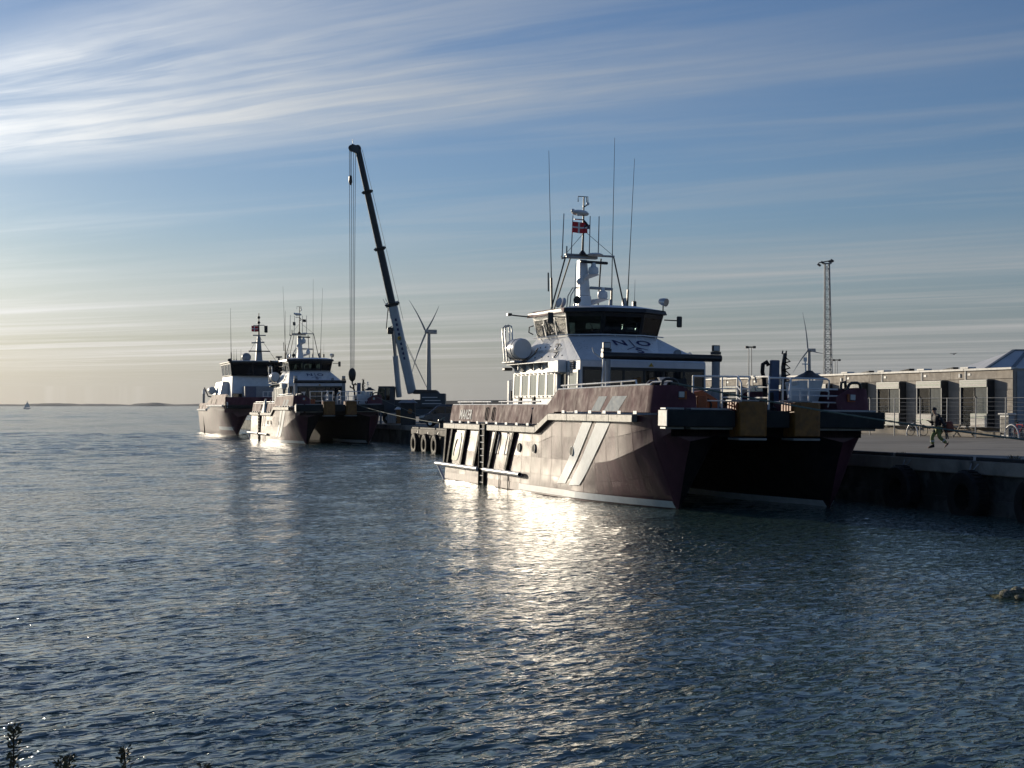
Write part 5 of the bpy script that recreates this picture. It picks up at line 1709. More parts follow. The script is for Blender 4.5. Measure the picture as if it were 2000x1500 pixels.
    hook = MB().lathe([(0, 0.6), (0.22, 0.5), (0.36, 0.2), (0.38, -0.1), (0.3, -0.55), (0.14, -0.75), (0, -0.78)], (hx, hy, hz - 0.2), (0, 0, 1), 14).build('hook_block', M['black_metal'], root, smooth=35)
    MB().path([(hx, hy, hz - 0.9), (hx, hy, hz - 1.2), (hx + 0.16, hy, hz - 1.45), (hx + 0.05, hy, hz - 1.66), (hx - 0.18, hy, hz - 1.55), (hx - 0.2, hy, hz - 1.4)], 0.08, 7).build('hook', M['black_metal'], hook, smooth=50)
    ax = hd + Vector((-0.75, 0, 0))
    MB().tube(ax, ax + Vector((0, 0, -2.6)), 0.025, n=5).build('auxiliary_rope', M['galv'], root)
    MB().lathe([(0, 0.5), (0.16, 0.4), (0.2, -0.2), (0.1, -0.5), (0, -0.5)], ax + Vector((0, 0, -3.1)), (0, 0, 1), 10).build('auxiliary_hook', M['black_metal'], root, smooth=40)
    # ropes over the boom back and pendant
    tp = b0 + d * 0.995
    for off in (0.62, 0.9):
        MB().tube(L(-8.6, 160.2, 5.0), b0 + d * 0.4 + side * off * 0.9, 0.025, n=5).build('boom_rope', M['galv'], root)
    MB().tube(b0 + d * 0.30 - side * 0.75, tp - side * 0.42, 0.022, n=5).build('reeving_rope', M['galv'], root)
    tag(root, 'tall mobile crane with raised telescopic boom over the middle boat', 'crane')


crane()

# ------------------------------------------------------------------ tyres hung as fenders
def tyre(name, label, loc, r, w, group):
    root = empty(name, loc, (0, 0, HEAD))
    k = r
    prof = [(0.50 * k, -w * 0.40), (0.70 * k, -w * 0.5), (0.93 * k, -w * 0.44), (k, -w * 0.30), (k * 0.985, 0), (k, w * 0.30), (0.93 * k, w * 0.44), (0.70 * k, w * 0.5), (0.50 * k, w * 0.40), (0.55 * k, 0), (0.50 * k, -w * 0.40)]
    MB().lathe(prof, (0, 0, 0), (0, 1, 0), 30).build('tyre_body', M['rubber'], root, smooth=35)
    tr = MB()
    for q in range(30):
        a = 2 * math.pi * q / 30
        c, s = math.cos(a), math.sin(a)
        tr.bar((c * k * 1.0, -w * 0.28, s * k * 1.0), (c * k * 1.0, w * 0.28, s * k * 1.0), 0.06 * k, 0.05 * k, (c, 0, s))
    tr.build('tread', M['rubber'], root)
    ch = MB().path([(0.0, 0.1, k * 0.9), (0.15, w * 0.5, k * 1.25)], 0.02, 5).path([(-0.1, 0.1, k * 0.9), (-0.25, w * 0.5, k * 1.25)], 0.02, 5)
    ch.build('hanging_chain', M['galv'], root)
    tag(root, label, 'tyre', group)


for s, z, lb in ((1.2, 0.62, 'big black tyre fender on the quay wall just right of the near boat bow'), (5.3, 0.60, 'big black tyre fender on the quay wall, middle of three below the person'), (9.0, 0.56, 'big black tyre fender on the quay wall at the right edge')):
    tyre('tyre_fender', lb, S(s, Q_T - 0.36, z), 0.90, 0.62, 'large tyres on the near quay wall')
for s, lb in ((-70.3, 'worn tyre fender below the van, leftmost of three at the pier corner'), (-67.0, 'worn tyre fender below the van, middle of three at the pier corner'), (-64.0, 'worn tyre fender below the van, nearest the boat stern')):
    tyre('tyre_fender', lb, S(s, Q_T - 0.22, 0.62), 0.84, 0.4, 'tyres at the pier corner')

# ------------------------------------------------------------------ van
def van():
    root = empty('van', (-5.65, 137.5, QZ), (0, 0, R(178)))
    prof = [(2.55, 0.35), (2.58, 0.75), (2.45, 1.02), (1.75, 1.22), (0.95, 1.90), (0.55, 1.98), (-2.35, 1.97), (-2.5, 1.8), (-2.55, 0.4), (-2.4, 0.3)]
    MB().prism([(x, -0.95, z) for x, z in prof], (0, 1.9, 0)).build('body', M['van_blue'], root, bevel=0.10, seg=2)
    for y in (-0.957, 0.957):
        e = 0.012 if y > 0 else -0.012
        for a in ([(1.55, 1.22), (0.92, 1.76), (0.30, 1.80), (0.30, 1.22)], [(0.2, 1.22), (0.2, 1.80), (-0.9, 1.80), (-0.9, 1.22)]):
            MB().prism([(x, y, z) for x, z in (a if y > 0 else a[::-1])], (0, e, 0)).build('side_window', M['black_pane'], root)
        hd = MB().prism([(x, y, z) for x, z in ([(2.5, 0.78), (2.44, 0.98), (2.05, 1.05), (2.15, 0.85)] if y > 0 else [(2.5, 0.78), (2.15, 0.85), (2.05, 1.05), (2.44, 0.98)])], (0, e, 0))
        hd.build('headlight', M['lamp_glass'], root)
        for x in (1.6, -1.65):
            w = MB().lathe([(0.18, -0.12), (0.3, -0.12), (0.34, -0.08), (0.34, 0.08), (0.3, 0.12), (0.18, 0.12)], (x, y * 0.96, 0.34), (0, 1, 0), 20).build('wheel', M['rubber'], root, smooth=40)
            MB().lathe([(0, -0.08), (0.2, -0.1), (0.2, 0.1), (0, 0.08)], (x, y * 0.96, 0.34), (0, 1, 0), 14).build('rim', M['alu'], w, smooth=40)
        MB().box(1.05, 1.3, y - 0.12 if y < 0 else y, y if y < 0 else y + 0.12, 1.15, 1.38).build('door_mirror', M['black_metal'], root, bevel=0.03)
    MB().add([(1.74, -0.8, 1.255), (1.74, 0.8, 1.255), (1.00, 0.76, 1.885), (1.00, -0.76, 1.885)], [(0, 1, 2, 3)]).build('windscreen', M['pale_pane'], root)  # pale pane colour stands in for the highlight on the glass
    MB().box(2.55, 2.62, -0.85, 0.85, 0.38, 0.6).build('bumper', M['black_metal'], root, bevel=0.03)
    MB().box(2.50, 2.59, -0.93, -0.6, 0.76, 0.96).build('headlight', M['lamp_glass'], root)
    MB().box(2.50, 2.59, 0.6, 0.93, 0.76, 0.96).build('headlight', M['lamp_glass'], root)
    tag(root, 'dark blue delivery van parked behind the tyre-hung pier corner', 'van')


van()

# ------------------------------------------------------------------ quay clutter near the crane
def ibc():
    root = empty('liquid_tank', S(-100.4, 13.9, QZ), (0, 0, R(6)))
    MB().box(-0.58, 0.58, -0.48, 0.48, 0.16, 1.12).build('tank', M['tank_white'], root, bevel=0.06, seg=2)
    MB().box(-0.62, 0.62, -0.52, 0.52, 0.0, 0.12).build('pallet', M['wood_grey'], root)
    MB().lathe([(0.12, 0), (0.12, 0.06), (0, 0.06)], (0, 0, 1.12), (0, 0, 1), 12).build('cap', M['black_metal'], root)
    for k in range(8):
        x = -0.6 + k * 1.2 / 7
        MB().path([(x, -0.51, 0.12), (x, -0.51, 1.14), (x, 0.51, 1.14), (x, 0.51, 0.12)], 0.014, 5).build('cage_upright', M['galv'], root)
    for k in range(6):
        z = 0.16 + k * 0.196
        MB().path([(-0.61, -0.52, z), (0.61, -0.52, z), (0.61, 0.52, z), (-0.61, 0.52, z)], 0.014, 5, closed=True).build('cage_hoop', M['galv'], root)
    tag(root, 'white caged liquid tank on a pallet at the quay edge below the crane', 'tank')


ibc()


def post_box(name, loc, h, w, m, label, cat, lamp=False):
    root = empty(name, loc, (0, 0, HEAD))
    MB().box(-w / 2, w / 2, -w / 2, w / 2, 0, h).build('shaft', M[m], root, bevel=0.03)
    MB().box(-w * 0.75, w * 0.75, -w * 0.75, w * 0.75, 0, 0.1).build('foot', M['galv'], root)
    MB().hexa([(-w * 0.8, -w * 0.8, h), (w * 0.8, -w * 0.8, h), (w * 0.8, w * 0.8, h), (-w * 0.8, w * 0.8, h)], [(-w * 0.3, -w * 0.3, h + 0.25), (w * 0.3, -w * 0.3, h + 0.25), (w * 0.3, w * 0.3, h + 0.25), (-w * 0.3, w * 0.3, h + 0.25)]).build('hood', M['rail_white'], root, bevel=0.02)
    for k in range(3):
        MB().box(-w * 0.52, w * 0.52, -w / 2 - 0.03, -w / 2, 0.4 + k * 0.25, 0.5 + k * 0.25).build('socket', M['lamp_glass'], root)
    tag(root, label, cat)


post_box('power_pillar', S(-97.2, 14.6, QZ), 2.1, 0.34, 'yellow', 'slim power pillar with pale hood right of the caged tank', 'pillar')
post_box('power_pillar', S(-98.8, 14.0, QZ), 1.5, 0.4, 'ochre', 'short ochre power pillar beside the caged tank', 'pillar')


def hut():
    root = empty('quay_kiosk', (-10.0, 148.0, QZ))
    MB().box(-0.68, 0.68, -0.6, 0.9, 0, 2.15).build('wall', M['hut_dark'], root, bevel=0.02)
    MB().hexa([(-0.95, -0.85, 2.16), (0.85, -0.85, 2.16), (0.85, 1.1, 2.16), (-0.95, 1.1, 2.16)], [(-0.6, -0.3, 2.42), (0.5, -0.3, 2.42), (0.5, 0.5, 2.42), (-0.6, 0.5, 2.42)]).build('roof', M['roof_pale'], root)
    MB().lathe([(0, 0.03), (0.24, 0.03), (0.24, -0.01)], (0.22, -0.61, 1.35), (0, -1, 0), 18).build('round_sign', M['ochre'], root)
    MB().box(-0.5, 0.5, -0.63, -0.61, 0.02, 0.95).build('door', M['dark_cabin'], root)
    tag(root, 'small dark kiosk with pale roof and round yellow sign under the crane', 'kiosk')


hut()


def bollard(loc, label):
    root = empty('mooring_bollard', loc, (0, 0, HEAD))
    MB().lathe([(0.34, 0), (0.34, 0.05), (0.2, 0.12), (0.18, 0.5), (0.3, 0.68), (0.26, 0.8), (0, 0.84)], (0, 0, 0), (0, 0, 1), 16).build('post', M['black_metal'], root, smooth=35)
    MB().path([(0.0, -0.22, 0.55), (0.35, -0.05, 0.85), (0.1, 0.2, 0.95), (-0.3, 0.0, 0.75)], 0.05, 6).build('rope_turn', M['rope_green'], root, smooth=60)
    tag(root, label, 'bollard')


bollard(S(-66.5, 9.6, QZ), 'black mooring bollard on the pier edge in front of the van')

# low dark sheds and white-framed doors on the far side of the basin
def shed():
    root = empty('harbour_shed', (-8.5, 232, QZ))
    MB().box(-4, 30, -5, 5, 0, 2.1).build('wall', M['hut_dark'], root)
    MB().hexa([(-4.4, -5.4, 2.1), (30.4, -5.4, 2.1), (30.4, 5.4, 2.1), (-4.4, 5.4, 2.1)], [(-4.2, -1, 2.55), (30.2, -1, 2.55), (30.2, 1, 2.55), (-4.2, 1, 2.55)]).build('roof', M['earth'], root)
    for x0, x1, z1 in ((0.2, 1.6, 1.7), (8.0, 12.2, 2.0), (13.2, 16.0, 1.8)):
        f = MB().box(x0, x0 + 0.1, -5.08, -5.0, 0, z1).box(x1 - 0.1, x1, -5.08, -5.0, 0, z1).box(x0, x1, -5.08, -5.0, z1, z1 + 0.1).build('door_frame', M['galv'], root)
        MB().box(x0 + 0.1, x1 - 0.1, -5.05, -5.01, 0.02, z1).build('door_leaf', M['dark_cabin'], f)
    tag(root, 'long low dark shed with pale door frames behind the van', 'shed')


shed()

# ------------------------------------------------------------------ office building of joined cabins
def office():
    root = empty('office_building', S(-26.25, 33.0, QZ), (0, 0, HEAD))
    MW, N, Ht = 4.75, 9, 4.12
    MB().box(-MW * N, 0, 0.12, 7.5, 0.5, Ht - 0.05).build('core_wall', M['panel_tan'], root)
    MB().box(-MW * N - 0.05, 0.02, 0.25, 7.4, 0.0, 0.49).build('plinth', M['concrete'], root)
    MB().box(0.002, 0.06, 0.3, 7.3, 0.5, Ht - 0.2).build('end_cladding', M['grey_paint'], root)
    rr = random.Random(5)
    def louvre(par, x0, x1, z0, z1, y, n):
        fr = MB().box(x0, x1, y, y + 0.05, z0, z1).build('louvre', M['hut_dark'], par)
        for k in range(n):
            z = lerp(z0, z1, (k + 0.5) / n)
            MB().box(x0 + 0.01, x1 - 0.01, y - 0.035, y - 0.012, z - 0.32 * (z1 - z0) / n, z + 0.32 * (z1 - z0) / n).build('slat', M['slat_white'] if rr.random() < 0.7 else M['slat_green'], fr)
        return fr
    for i in range(N):
        x1 = -MW * i                        # nearer end
        x0 = x1 - MW
        # cladding panels: header pair, the column at the near end in courses
        MB().box(x0 + 0.14, x0 + 3.2, 0.06, 0.115, 3.50, Ht - 0.12).build('panel', M['panel_tan'], root)
        MB().box(x0 + 3.22, x1 - 0.03, 0.06, 0.115, 3.50, Ht - 0.12).build('panel', M['panel_tan_pale'], root)
        zs = [0.52, 1.05, 1.62, 2.2, 2.85, 3.48]
        for za, zb in zip(zs, zs[1:]):
            MB().box(x0 + 2.98, x1 - 0.03, 0.06, 0.115, za + 0.01, zb - 0.01).build('panel', M['panel_tan_pale'] if rr.random() < 0.4 else M['panel_tan'], root)
        # corner trims and roof edge
        MB().box(x0 + 0.0, x0 + 0.05, 0.02, 0.115, 0.5, Ht - 0.1).build('cabin_trim', M['trim_white'], root)
        MB().box(x0 + 0.08, x0 + 0.12, 0.03, 0.115, 0.5, Ht - 0.1).build('cabin_trim', M['trim_white'], root)
        MB().box(x0 + 0.02, x1 - 0.02, -0.06, 0.4, Ht - 0.1, Ht + 0.02).build('roof_edge', M['trim_white'], root)
        MB().box(x0 - 0.3, x0 + 0.5, -0.09, 0.5, Ht + 0.03, Ht + 0.13).build('roof_joint', M['trim_white'], root)
        MB().box(x0 + 0.30, x0 + 0.58, 0.035, 0.055, 3.72, 3.86).build('number_plate', M['galv'], root)
        # projecting window bay
        a, b, d = x0 + 0.14, x0 + 2.92, -0.40
        bay = MB().box(b - 0.06, b, d, 0.11, 0.62, 3.46).box(a, a + 0.06, d, 0.11, 0.62, 3.46).box(a, b, d + 0.01, 0.11, 3.40, 3.455).box(a, b, d + 0.01, 0.11, 0.6, 0.66)
        bay_o = bay.build('window_bay', M['grey_paint'], root)
        MB().box(b + 0.001, b + 0.02, d + 0.0, 0.10, 0.66, 3.4).build('bay_edge', M['hut_dark'], bay_o)
        for fa, fb in ((0.06, 0.47), (0.50, 0.97)):
            MB().box(lerp(a, b, fa), lerp(a, b, fb), d + 0.10, d + 0.112, 0.70, 3.0).build('pane', M['glass_dark'] if fa < 0.3 else M['bay_glass'], bay_o)
        for fa in (0.03, 0.485, 0.97):
            MB().box(lerp(a, b, fa) - 0.035, lerp(a, b, fa) + 0.035, d + 0.06, d + 0.15, 0.66, 3.0).build('mullion', M['hut_dark'], bay_o)
        MB().box(a + 0.06, b - 0.06, 0.02, 0.10, 0.66, 3.4).build('room_shade', M['dark_cabin'], bay_o)
        louvre(bay_o, a, b - 0.02, 3.0, 3.44, d - 0.01, 7)
        if i % 2 == 0:
            louvre(bay_o, lerp(a, b, 0.40), b - 0.02, 0.64, 1.42, d - 0.01, 11)
        else:
            louvre(bay_o, a + 0.02, lerp(a, b, 0.62), 0.64, 1.38, d - 0.01, 11)
        if i in (1, 4):
            MB().box(x1 - 0.6, x1 - 0.45, 0.0, 0.055, 3.62, 3.85).build('wall_lamp', M['rail_white'], root)
    for x, h in ((-14.0, 0.12), (-19.0, 0.09), (-9.0, 0.1)):
        MB().hexa([(x, 1.0, Ht), (x + 1.6, 1.0, Ht), (x + 1.6, 1.4, Ht), (x, 1.4, Ht)], [(x + 0.6, 1.0, Ht + h), (x + 1.6, 1.0, Ht + h + 0.1), (x + 1.6, 1.4, Ht + h + 0.1), (x + 0.6, 1.4, Ht + h)]).build('roof_duct', M['hut_dark'], root)
    tag(root, 'long tan office block of joined cabins with slatted window bays', 'building')


office()

# pale hip-roofed hall behind the office block
def tent():
    root = empty('pale_roof_hall', (33.9, 110.0, QZ))
    MB().box(0.4, 11.6, 0.4, 8.6, 0, 4.5).build('wall', M['panel_tan_pale'], root)
    MB().add([(0, 0, 4.5), (12, 0, 4.5), (12, 9, 4.5), (0, 9, 4.5), (2.9, 2.6, 5.95), (9.1, 2.6, 5.95)], [(0, 1, 5, 4), (1, 2, 5), (2, 3, 4, 5), (3, 0, 4), (3, 2, 1, 0)]).build('roof', M['tent_white'], root)
    for a, b in (((0, 0, 4.52), (2.9, 2.6, 5.97)), ((12, 0, 4.52), (9.1, 2.6, 5.97)), ((2.9, 2.6, 5.97), (9.1, 2.6, 5.97)), ((1.9, 0, 4.53), (3.9, 2.6, 5.97)), ((4.4, 0, 4.53), (5.6, 2.6, 5.97))):
        MB().bar(a, b, 0.22, 0.1).build('roof_rib', M['roof_pale'], root)
    tag(root, 'pale hip-roofed hall rising behind the office block at the right edge', 'building')


tent()

# ------------------------------------------------------------------ wire fence along the quay
def fence():
    a, b = Vector(S(-39.5, 29.8, QZ)), Vector(S(-14.0, 31.9, QZ))
    root = empty('wire_fence', a, (0, 0, math.atan2((b - a).y, (b - a).x)))
    Lf = (b - a).length
    n = 11
    for k in range(n):
        x = Lf * k / (n - 1)
        MB().tube((x, 0, 0), (x, 0.02, 2.36), 0.036, n=7).build('post', M['galv'], root, smooth=50)
        if k % 2:
            MB().tube((x, 0, 2.36), (x, 0.0, 2.44), 0.065, n=7).build('post_cap', M['black_metal'], root)
    for k in range(10):
        z = 0.15 + k * 0.243
        pts = [(Lf * q / 20, 0, z + 0.02 * math.sin(q * 1.7 + k)) for q in range(21)]
        MB().path(pts, 0.008, 4).build('wire', M['galv'], root)
    MB().tube((0, 0, 2.34), (Lf, 0, 2.34), 0.014, n=6).build('top_rail', M['galv'], root)
    tag(root, 'tall galvanised wire fence standing before the office block', 'fence')


fence()

# picnic table, hoops and bicycle by the fence
def picnic():
    root = empty('picnic_table', S(-29.6, 31.5, QZ), (0, 0, HEAD))
    for k in range(5):
        MB().box(-0.9, 0.9, -0.4 + k * 0.165, -0.4 + k * 0.165 + 0.14, 0.72, 0.76).build('table_plank', M['wood_grey'], root)
    for y in (-0.8, 0.66):
        MB().box(-0.9, 0.9, y, y + 0.25, 0.42, 0.46).build('seat_plank', M['wood_grey'], root)
    for x in (-0.7, 0.7):
        MB().bar((x, -0.75, 0), (x, -0.2, 0.72), 0.06, 0.1, (1, 0, 0)).build('leg', M['wood_grey'], root)
        MB().bar((x, 0.75, 0), (x, 0.2, 0.72), 0.06, 0.1, (1, 0, 0)).build('leg', M['wood_grey'], root)
        MB().box(x - 0.03, x + 0.03, -0.8, 0.9, 0.34, 0.42).build('cross_beam', M['wood_grey'], root)
    tag(root, 'weathered grey picnic table behind the fence, right of the person', 'table')


picnic()


def wheelset(root, x, r, m):
    w = MB().path([(x + r * math.cos(2 * math.pi * k / 24), 0, r + r * math.sin(2 * math.pi * k / 24)) for k in range(24)], 0.022, 6, closed=True).build('wheel', m, root, smooth=60)
    sp = MB()
    for k in range(10):
        a = math.pi * k / 10
        sp.tube((x - r * math.cos(a), 0, r - r * math.sin(a)), (x + r * math.cos(a), 0, r + r * math.sin(a)), 0.004, n=3)
    sp.build('spokes', M['galv'], w)


def bicycle(loc, rz, col, label):
    root = empty('bicycle', loc, (R(4), 0, rz))
    wheelset(root, -0.52, 0.34, M['rubber'])
    wheelset(root, 0.52, 0.34, M['rubber'])
    fr = MB()
    A, Bc, Cs, D, E = (-0.52, 0, 0.34), (-0.05, 0, 0.3), (-0.18, 0, 0.82), (0.36, 0, 0.8), (0.52, 0, 0.34)
    for p, q in ((A, Bc), (A, Cs), (Bc, Cs), (Bc, D), (Cs, D), (D, E)):
        fr.tube(p, q, 0.018, n=6)
    fr.build('frame', col, root)
    MB().box(-0.34, -0.08, -0.07, 0.07, 0.90, 0.95).build('saddle', M['rubber'], root, bevel=0.02)
    MB().tube((-0.18, 0, 0.8), (-0.2, 0, 0.9), 0.014, n=5).build('seat_post', M['galv'], root)
    MB().path([(0.36, 0, 0.8), (0.34, 0, 0.98)], 0.015, 5).path([(0.28, -0.28, 1.0), (0.36, 0, 0.99), (0.28, 0.28, 1.0)], 0.015, 5).build('handlebar', M['black_metal'], root)
    tag(root, label, 'bicycle')


bicycle(S(-24.6, 32.3, QZ), HEAD, M['red'], 'red bicycle leaning by the fence at the right edge')
bicycle(S(-34.3, 31.8, QZ), HEAD + 0.3, M['black_metal'], 'dark bicycle behind the fence, left of the person')


def hoop(loc, r, label):
    root = empty('bike_hoop', loc, (0, 0, HEAD))
    MB().path([(r * math.cos(math.pi * k / 12), 0, 0.1 + r * 1.05 * math.sin(math.pi * k / 12)) for k in range(13)], 0.045, 7).build('hoop', M['rail_white'], root, smooth=60)
    MB().path([(-r, 0, 0.0), (-r, 0, 0.1)], 0.045, 7).build('leg', M['rail_white'], root)
    MB().path([(r, 0, 0.0), (r, 0, 0.1)], 0.045, 7).build('leg', M['rail_white'], root)
    tag(root, label, 'bike hoop')


hoop(S(-33.6, 31.0, QZ), 0.62, 'white tubular bike hoop left of the person')
hoop(S(-25.0, 32.05, QZ), 0.66, 'white tubular bike hoop beside the red bicycle')


def cabinet():
    root = empty('meter_cabinet', S(-25.9, 32.4, QZ), (0, 0, HEAD))
    MB().box(-0.42, 0.42, -0.2, 0.2, 0.0, 1.35).build('case', M['galv'], root, bevel=0.03)
    MB().box(-0.5, 0.5, -0.28, 0.28, 1.36, 1.46).build('lid', M['trim_white'], root, bevel=0.02)
    MB().box(-0.34, 0.34, -0.215, -0.202, 0.2, 1.25).build('door', M['dark_cabin'], root)
    tag(root, 'grey meter cabinet with pale lid at the near end of the office block', 'cabinet')


cabinet()

# ------------------------------------------------------------------ person crossing the quay with a bag
def skin_mesh(name, verts, edges, radii, m, parent, level=2, rootv=0):
    me = bpy.data.meshes.new(name)
    me.from_pydata(verts, edges, [])
    o = bpy.data.objects.new(name, me)
    COL.objects.link(o)
    o.modifiers.new('skin', 'SKIN')
    if not me.skin_vertices:
        bpy.context.view_layer.objects.active = o
    lay = me.skin_vertices[0].data
    for i, r in enumerate(radii):
        lay[i].radius = r if isinstance(r, tuple) else (r, r)
        lay[i].use_root = (i == rootv)
    s = o.modifiers.new('sub', 'SUBSURF')
    s.levels = s.render_levels = level
    dg = bpy.context.evaluated_depsgraph_get()
    me2 = bpy.data.meshes.new_from_object(o.evaluated_get(dg))
    bpy.data.objects.remove(o)
    me2.name = name
    me2.materials.clear()
    me2.materials.append(m)
    for p in me2.polygons:
        p.use_smooth = True
    q = bpy.data.objects.new(name, me2)
    COL.objects.link(q)
    q.parent = parent
    return q


def person():
    # walks to the left of the picture: local +x is the walking direction
    root = empty('person', S(-8.8, 16.45, QZ), (0, 0, R(186)))
    V, E, RD = [], [], []
    def v(x, y, z, r, link=None):
        V.append((x, y, z))
        RD.append(r)
        if link is not None:
            E.append((link, len(V) - 1))
        return len(V) - 1
    pel = v(0, 0, 0.95, (0.14, 0.12))
    sp = v(0.03, 0, 1.18, (0.13, 0.11), pel)
    ch = v(0.07, 0, 1.38, (0.15, 0.12), sp)
    nk = v(0.12, 0, 1.52, 0.055, ch)
    h1 = v(0.16, 0, 1.60, 0.075, nk)
    h2 = v(0.18, 0, 1.69, 0.095, h1)
    v(0.17, 0, 1.77, 0.07, h2)
    for sgn, kn, an, toe in ((-1, (0.24, 0.52), (0.20, 0.10), (0.42, 0.05)), (1, (-0.02, 0.50), (-0.38, 0.20), (-0.27, 0.08))):
        hp = v(0.0, 0.10 * sgn, 0.88, 0.095, pel)
        k_ = v(kn[0], 0.10 * sgn, kn[1], 0.065, hp)
        a_ = v(an[0], 0.10 * sgn, an[1], 0.042, k_)
        v(toe[0], 0.11 * sgn, toe[1], 0.038, a_)
    hands = []
    for sgn, el, wr in ((-1, (0.12, -0.30, 1.14), (0.30, -0.26, 1.20)), (1, (-0.12, 0.30, 1.14), (-0.22, 0.30, 0.90))):
        sh = v(0.06, 0.19 * sgn, 1.43, 0.065, ch)
        e_ = v(*el, 0.048, sh)
        w_ = v(*wr, 0.034, e_)
        d = (Vector(wr) - Vector(el)).normalized()
        pm = Vector(wr) + d * 0.07
        p_ = v(*pm, 0.036, w_)
        hands.append((p_, pm, d, sgn))
    skin_mesh('body', V, E, RD, M['skin'], root)
    for p_, pm, d, sgn in hands:
        hv, he, hr = [tuple(pm - d * 0.03)], [], [0.03]
        for k in range(5):
            o = Vector((0, 0.028 * (k - 1.5), 0)) if k < 4 else Vector((0.02, -0.05 * sgn, 0))
            a = pm + d * 0.03 + o
            b = a + d * (0.035 if k < 4 else 0.02)
            c = b + (d + Vector((0.6, 0, -0.3))).normalized() * (0.035 - 0.004 * abs(k - 1.5))
            i0 = len(hv)
            hv += [tuple(a), tuple(b), tuple(c)]
            he += [(0, i0), (i0, i0 + 1), (i0 + 1, i0 + 2)]
            hr += [0.012, 0.0095, 0.008]
        skin_mesh('hand', hv, he, hr, M['skin'], root, 1)
    # clothing
    jv = [(0.0, 0, 0.90), (0.03, 0, 1.18), (0.07, 0, 1.40), (0.11, 0, 1.50), (0.06, -0.2, 1.43), (0.12, -0.31, 1.14), (0.28, -0.27, 1.19), (0.06, 0.2, 1.43), (-0.12, 0.31, 1.14), (-0.20, 0.31, 0.95)]
    je = [(0, 1), (1, 2), (2, 3), (2, 4), (4, 5), (5, 6), (2, 7), (7, 8), (8, 9)]
    skin_mesh('jacket', jv, je, [(0.20, 0.19), (0.19, 0.17), (0.20, 0.17), 0.09, 0.10, 0.08, 0.065, 0.10, 0.08, 0.065], M['jacket_navy'], root)
    skin_mesh('shirt_hem', [(-0.01, 0, 0.83), (0.0, 0, 0.92)], [(0, 1)], [(0.185, 0.17), (0.19, 0.175)], M['shirt'], root, 1)
    tv = [(0, 0, 0.86), (0.0, -0.10, 0.84), (0.24, -0.10, 0.52), (0.205, -0.10, 0.17), (0.0, 0.10, 0.84), (-0.02, 0.10, 0.50), (-0.35, 0.10, 0.24)]
    te = [(0, 1), (1, 2), (2, 3), (0, 4), (4, 5), (5, 6)]
    skin_mesh('trousers', tv, te, [(0.15, 0.15), 0.115, 0.09, 0.08, 0.115, 0.09, 0.08], M['hivis'], root)
    for a, b in (((0.225, -0.10, 0.36), (0.22, -0.10, 0.30)), ((-0.17, 0.10, 0.385), (-0.22, 0.10, 0.345))):
        MB().tube(a, b, 0.1, n=12).build('reflective_band', M['reflective'], root, smooth=50)
    MB().tube((0.12, -0.10, 0.70), (0.06, -0.10, 0.80), 0.125, n=12).build('knee_patch', M['jacket_navy'], root, smooth=50)
    for (ax, az, tx, tz, y) in ((0.20, 0.10, 0.42, 0.045, -0.105), (-0.37, 0.20, -0.26, 0.07, 0.105)):
        d = (Vector((tx, 0, tz)) - Vector((ax, 0, az))).normalized()
        MB().hexa([(ax - d.x * 0.08 - 0.0, y - 0.05, az - d.z * 0.08 - 0.07), (tx + 0.02, y - 0.05, tz - 0.045), (tx + 0.02, y + 0.05, tz - 0.045), (ax - d.x * 0.08, y + 0.05, az - d.z * 0.08 - 0.07)],
                  [(ax - 0.06, y - 0.05, az + 0.12), (tx - 0.06, y - 0.045, tz + 0.05), (tx - 0.06, y + 0.045, tz + 0.05), (ax - 0.06, y + 0.05, az + 0.12)]).build('boot', M['rubber'], root, bevel=0.03, seg=2)
    MB().lathe([(0.108, -0.02), (0.112, 0.03), (0.09, 0.09), (0.0, 0.115)], (0.17, 0, 1.715), (-0.1, 0, 1), 14).build('cap', M['jacket_navy'], root, smooth=60)
    MB().prism([(0.24, -0.07, 1.715), (0.34, -0.05, 1.70), (0.34, 0.05, 1.70), (0.24, 0.07, 1.715)], (0, 0, 0.012)).build('cap_peak', M['jacket_navy'], root)
    fc = MB()
    fc.add([(0.272, -0.012, 1.66), (0.272, 0.012, 1.66), (0.296, 0, 1.645), (0.274, 0, 1.69)], [(0, 2, 3), (2, 1, 3), (0, 1, 2)])
    fc.build('nose', M['skin'], root)
    for y in (-0.035, 0.035):
        MB().ball((0.266, y, 1.69), 0.012, 8, 6).build('eye', M['dark_cabin'], root)
    for y in (-0.098, 0.098):
        MB().ball((0.165, y, 1.675), 0.025, 8, 6, 1.4).build('ear', M['skin'], root)
    MB().bar((0.268, -0.025, 1.618), (0.268, 0.025, 1.618), 0.01, 0.008).build('mouth', M['bag_red'], root)
    tag(root, 'person in dark jacket and yellow-green work trousers walking left across the quay', 'person')
    # shoulder bag carried on the far hip and a folded stand held behind
    bag = empty('work_bag', S(-8.8, 16.45, QZ) + Vector((0.43, -0.12, 0.92)), (0, 0, R(186)))
    MB().lathe([(0.0, -0.2), (0.2, -0.2), (0.23, -0.1), (0.22, 0.2), (0.15, 0.27), (0, 0.28)], (0, 0, 0), (0.15, 0, 1), 14).build('bag_body', M['bag_red'], bag, smooth=40)
    MB().path([(0.1, 0, 0.25), (0.3, 0.02, 0.52), (0.42, 0.0, 0.56)], 0.02, 6).build('bag_strap', M['rubber'], bag, smooth=60)
    tag(bag, 'rust-red work bag slung behind the walking person', 'bag')
    tri = empty('folded_stand', S(-8.8, 16.45, QZ) + Vector((0.32, -0.28, 0.42)), (0, R(8), R(186)))
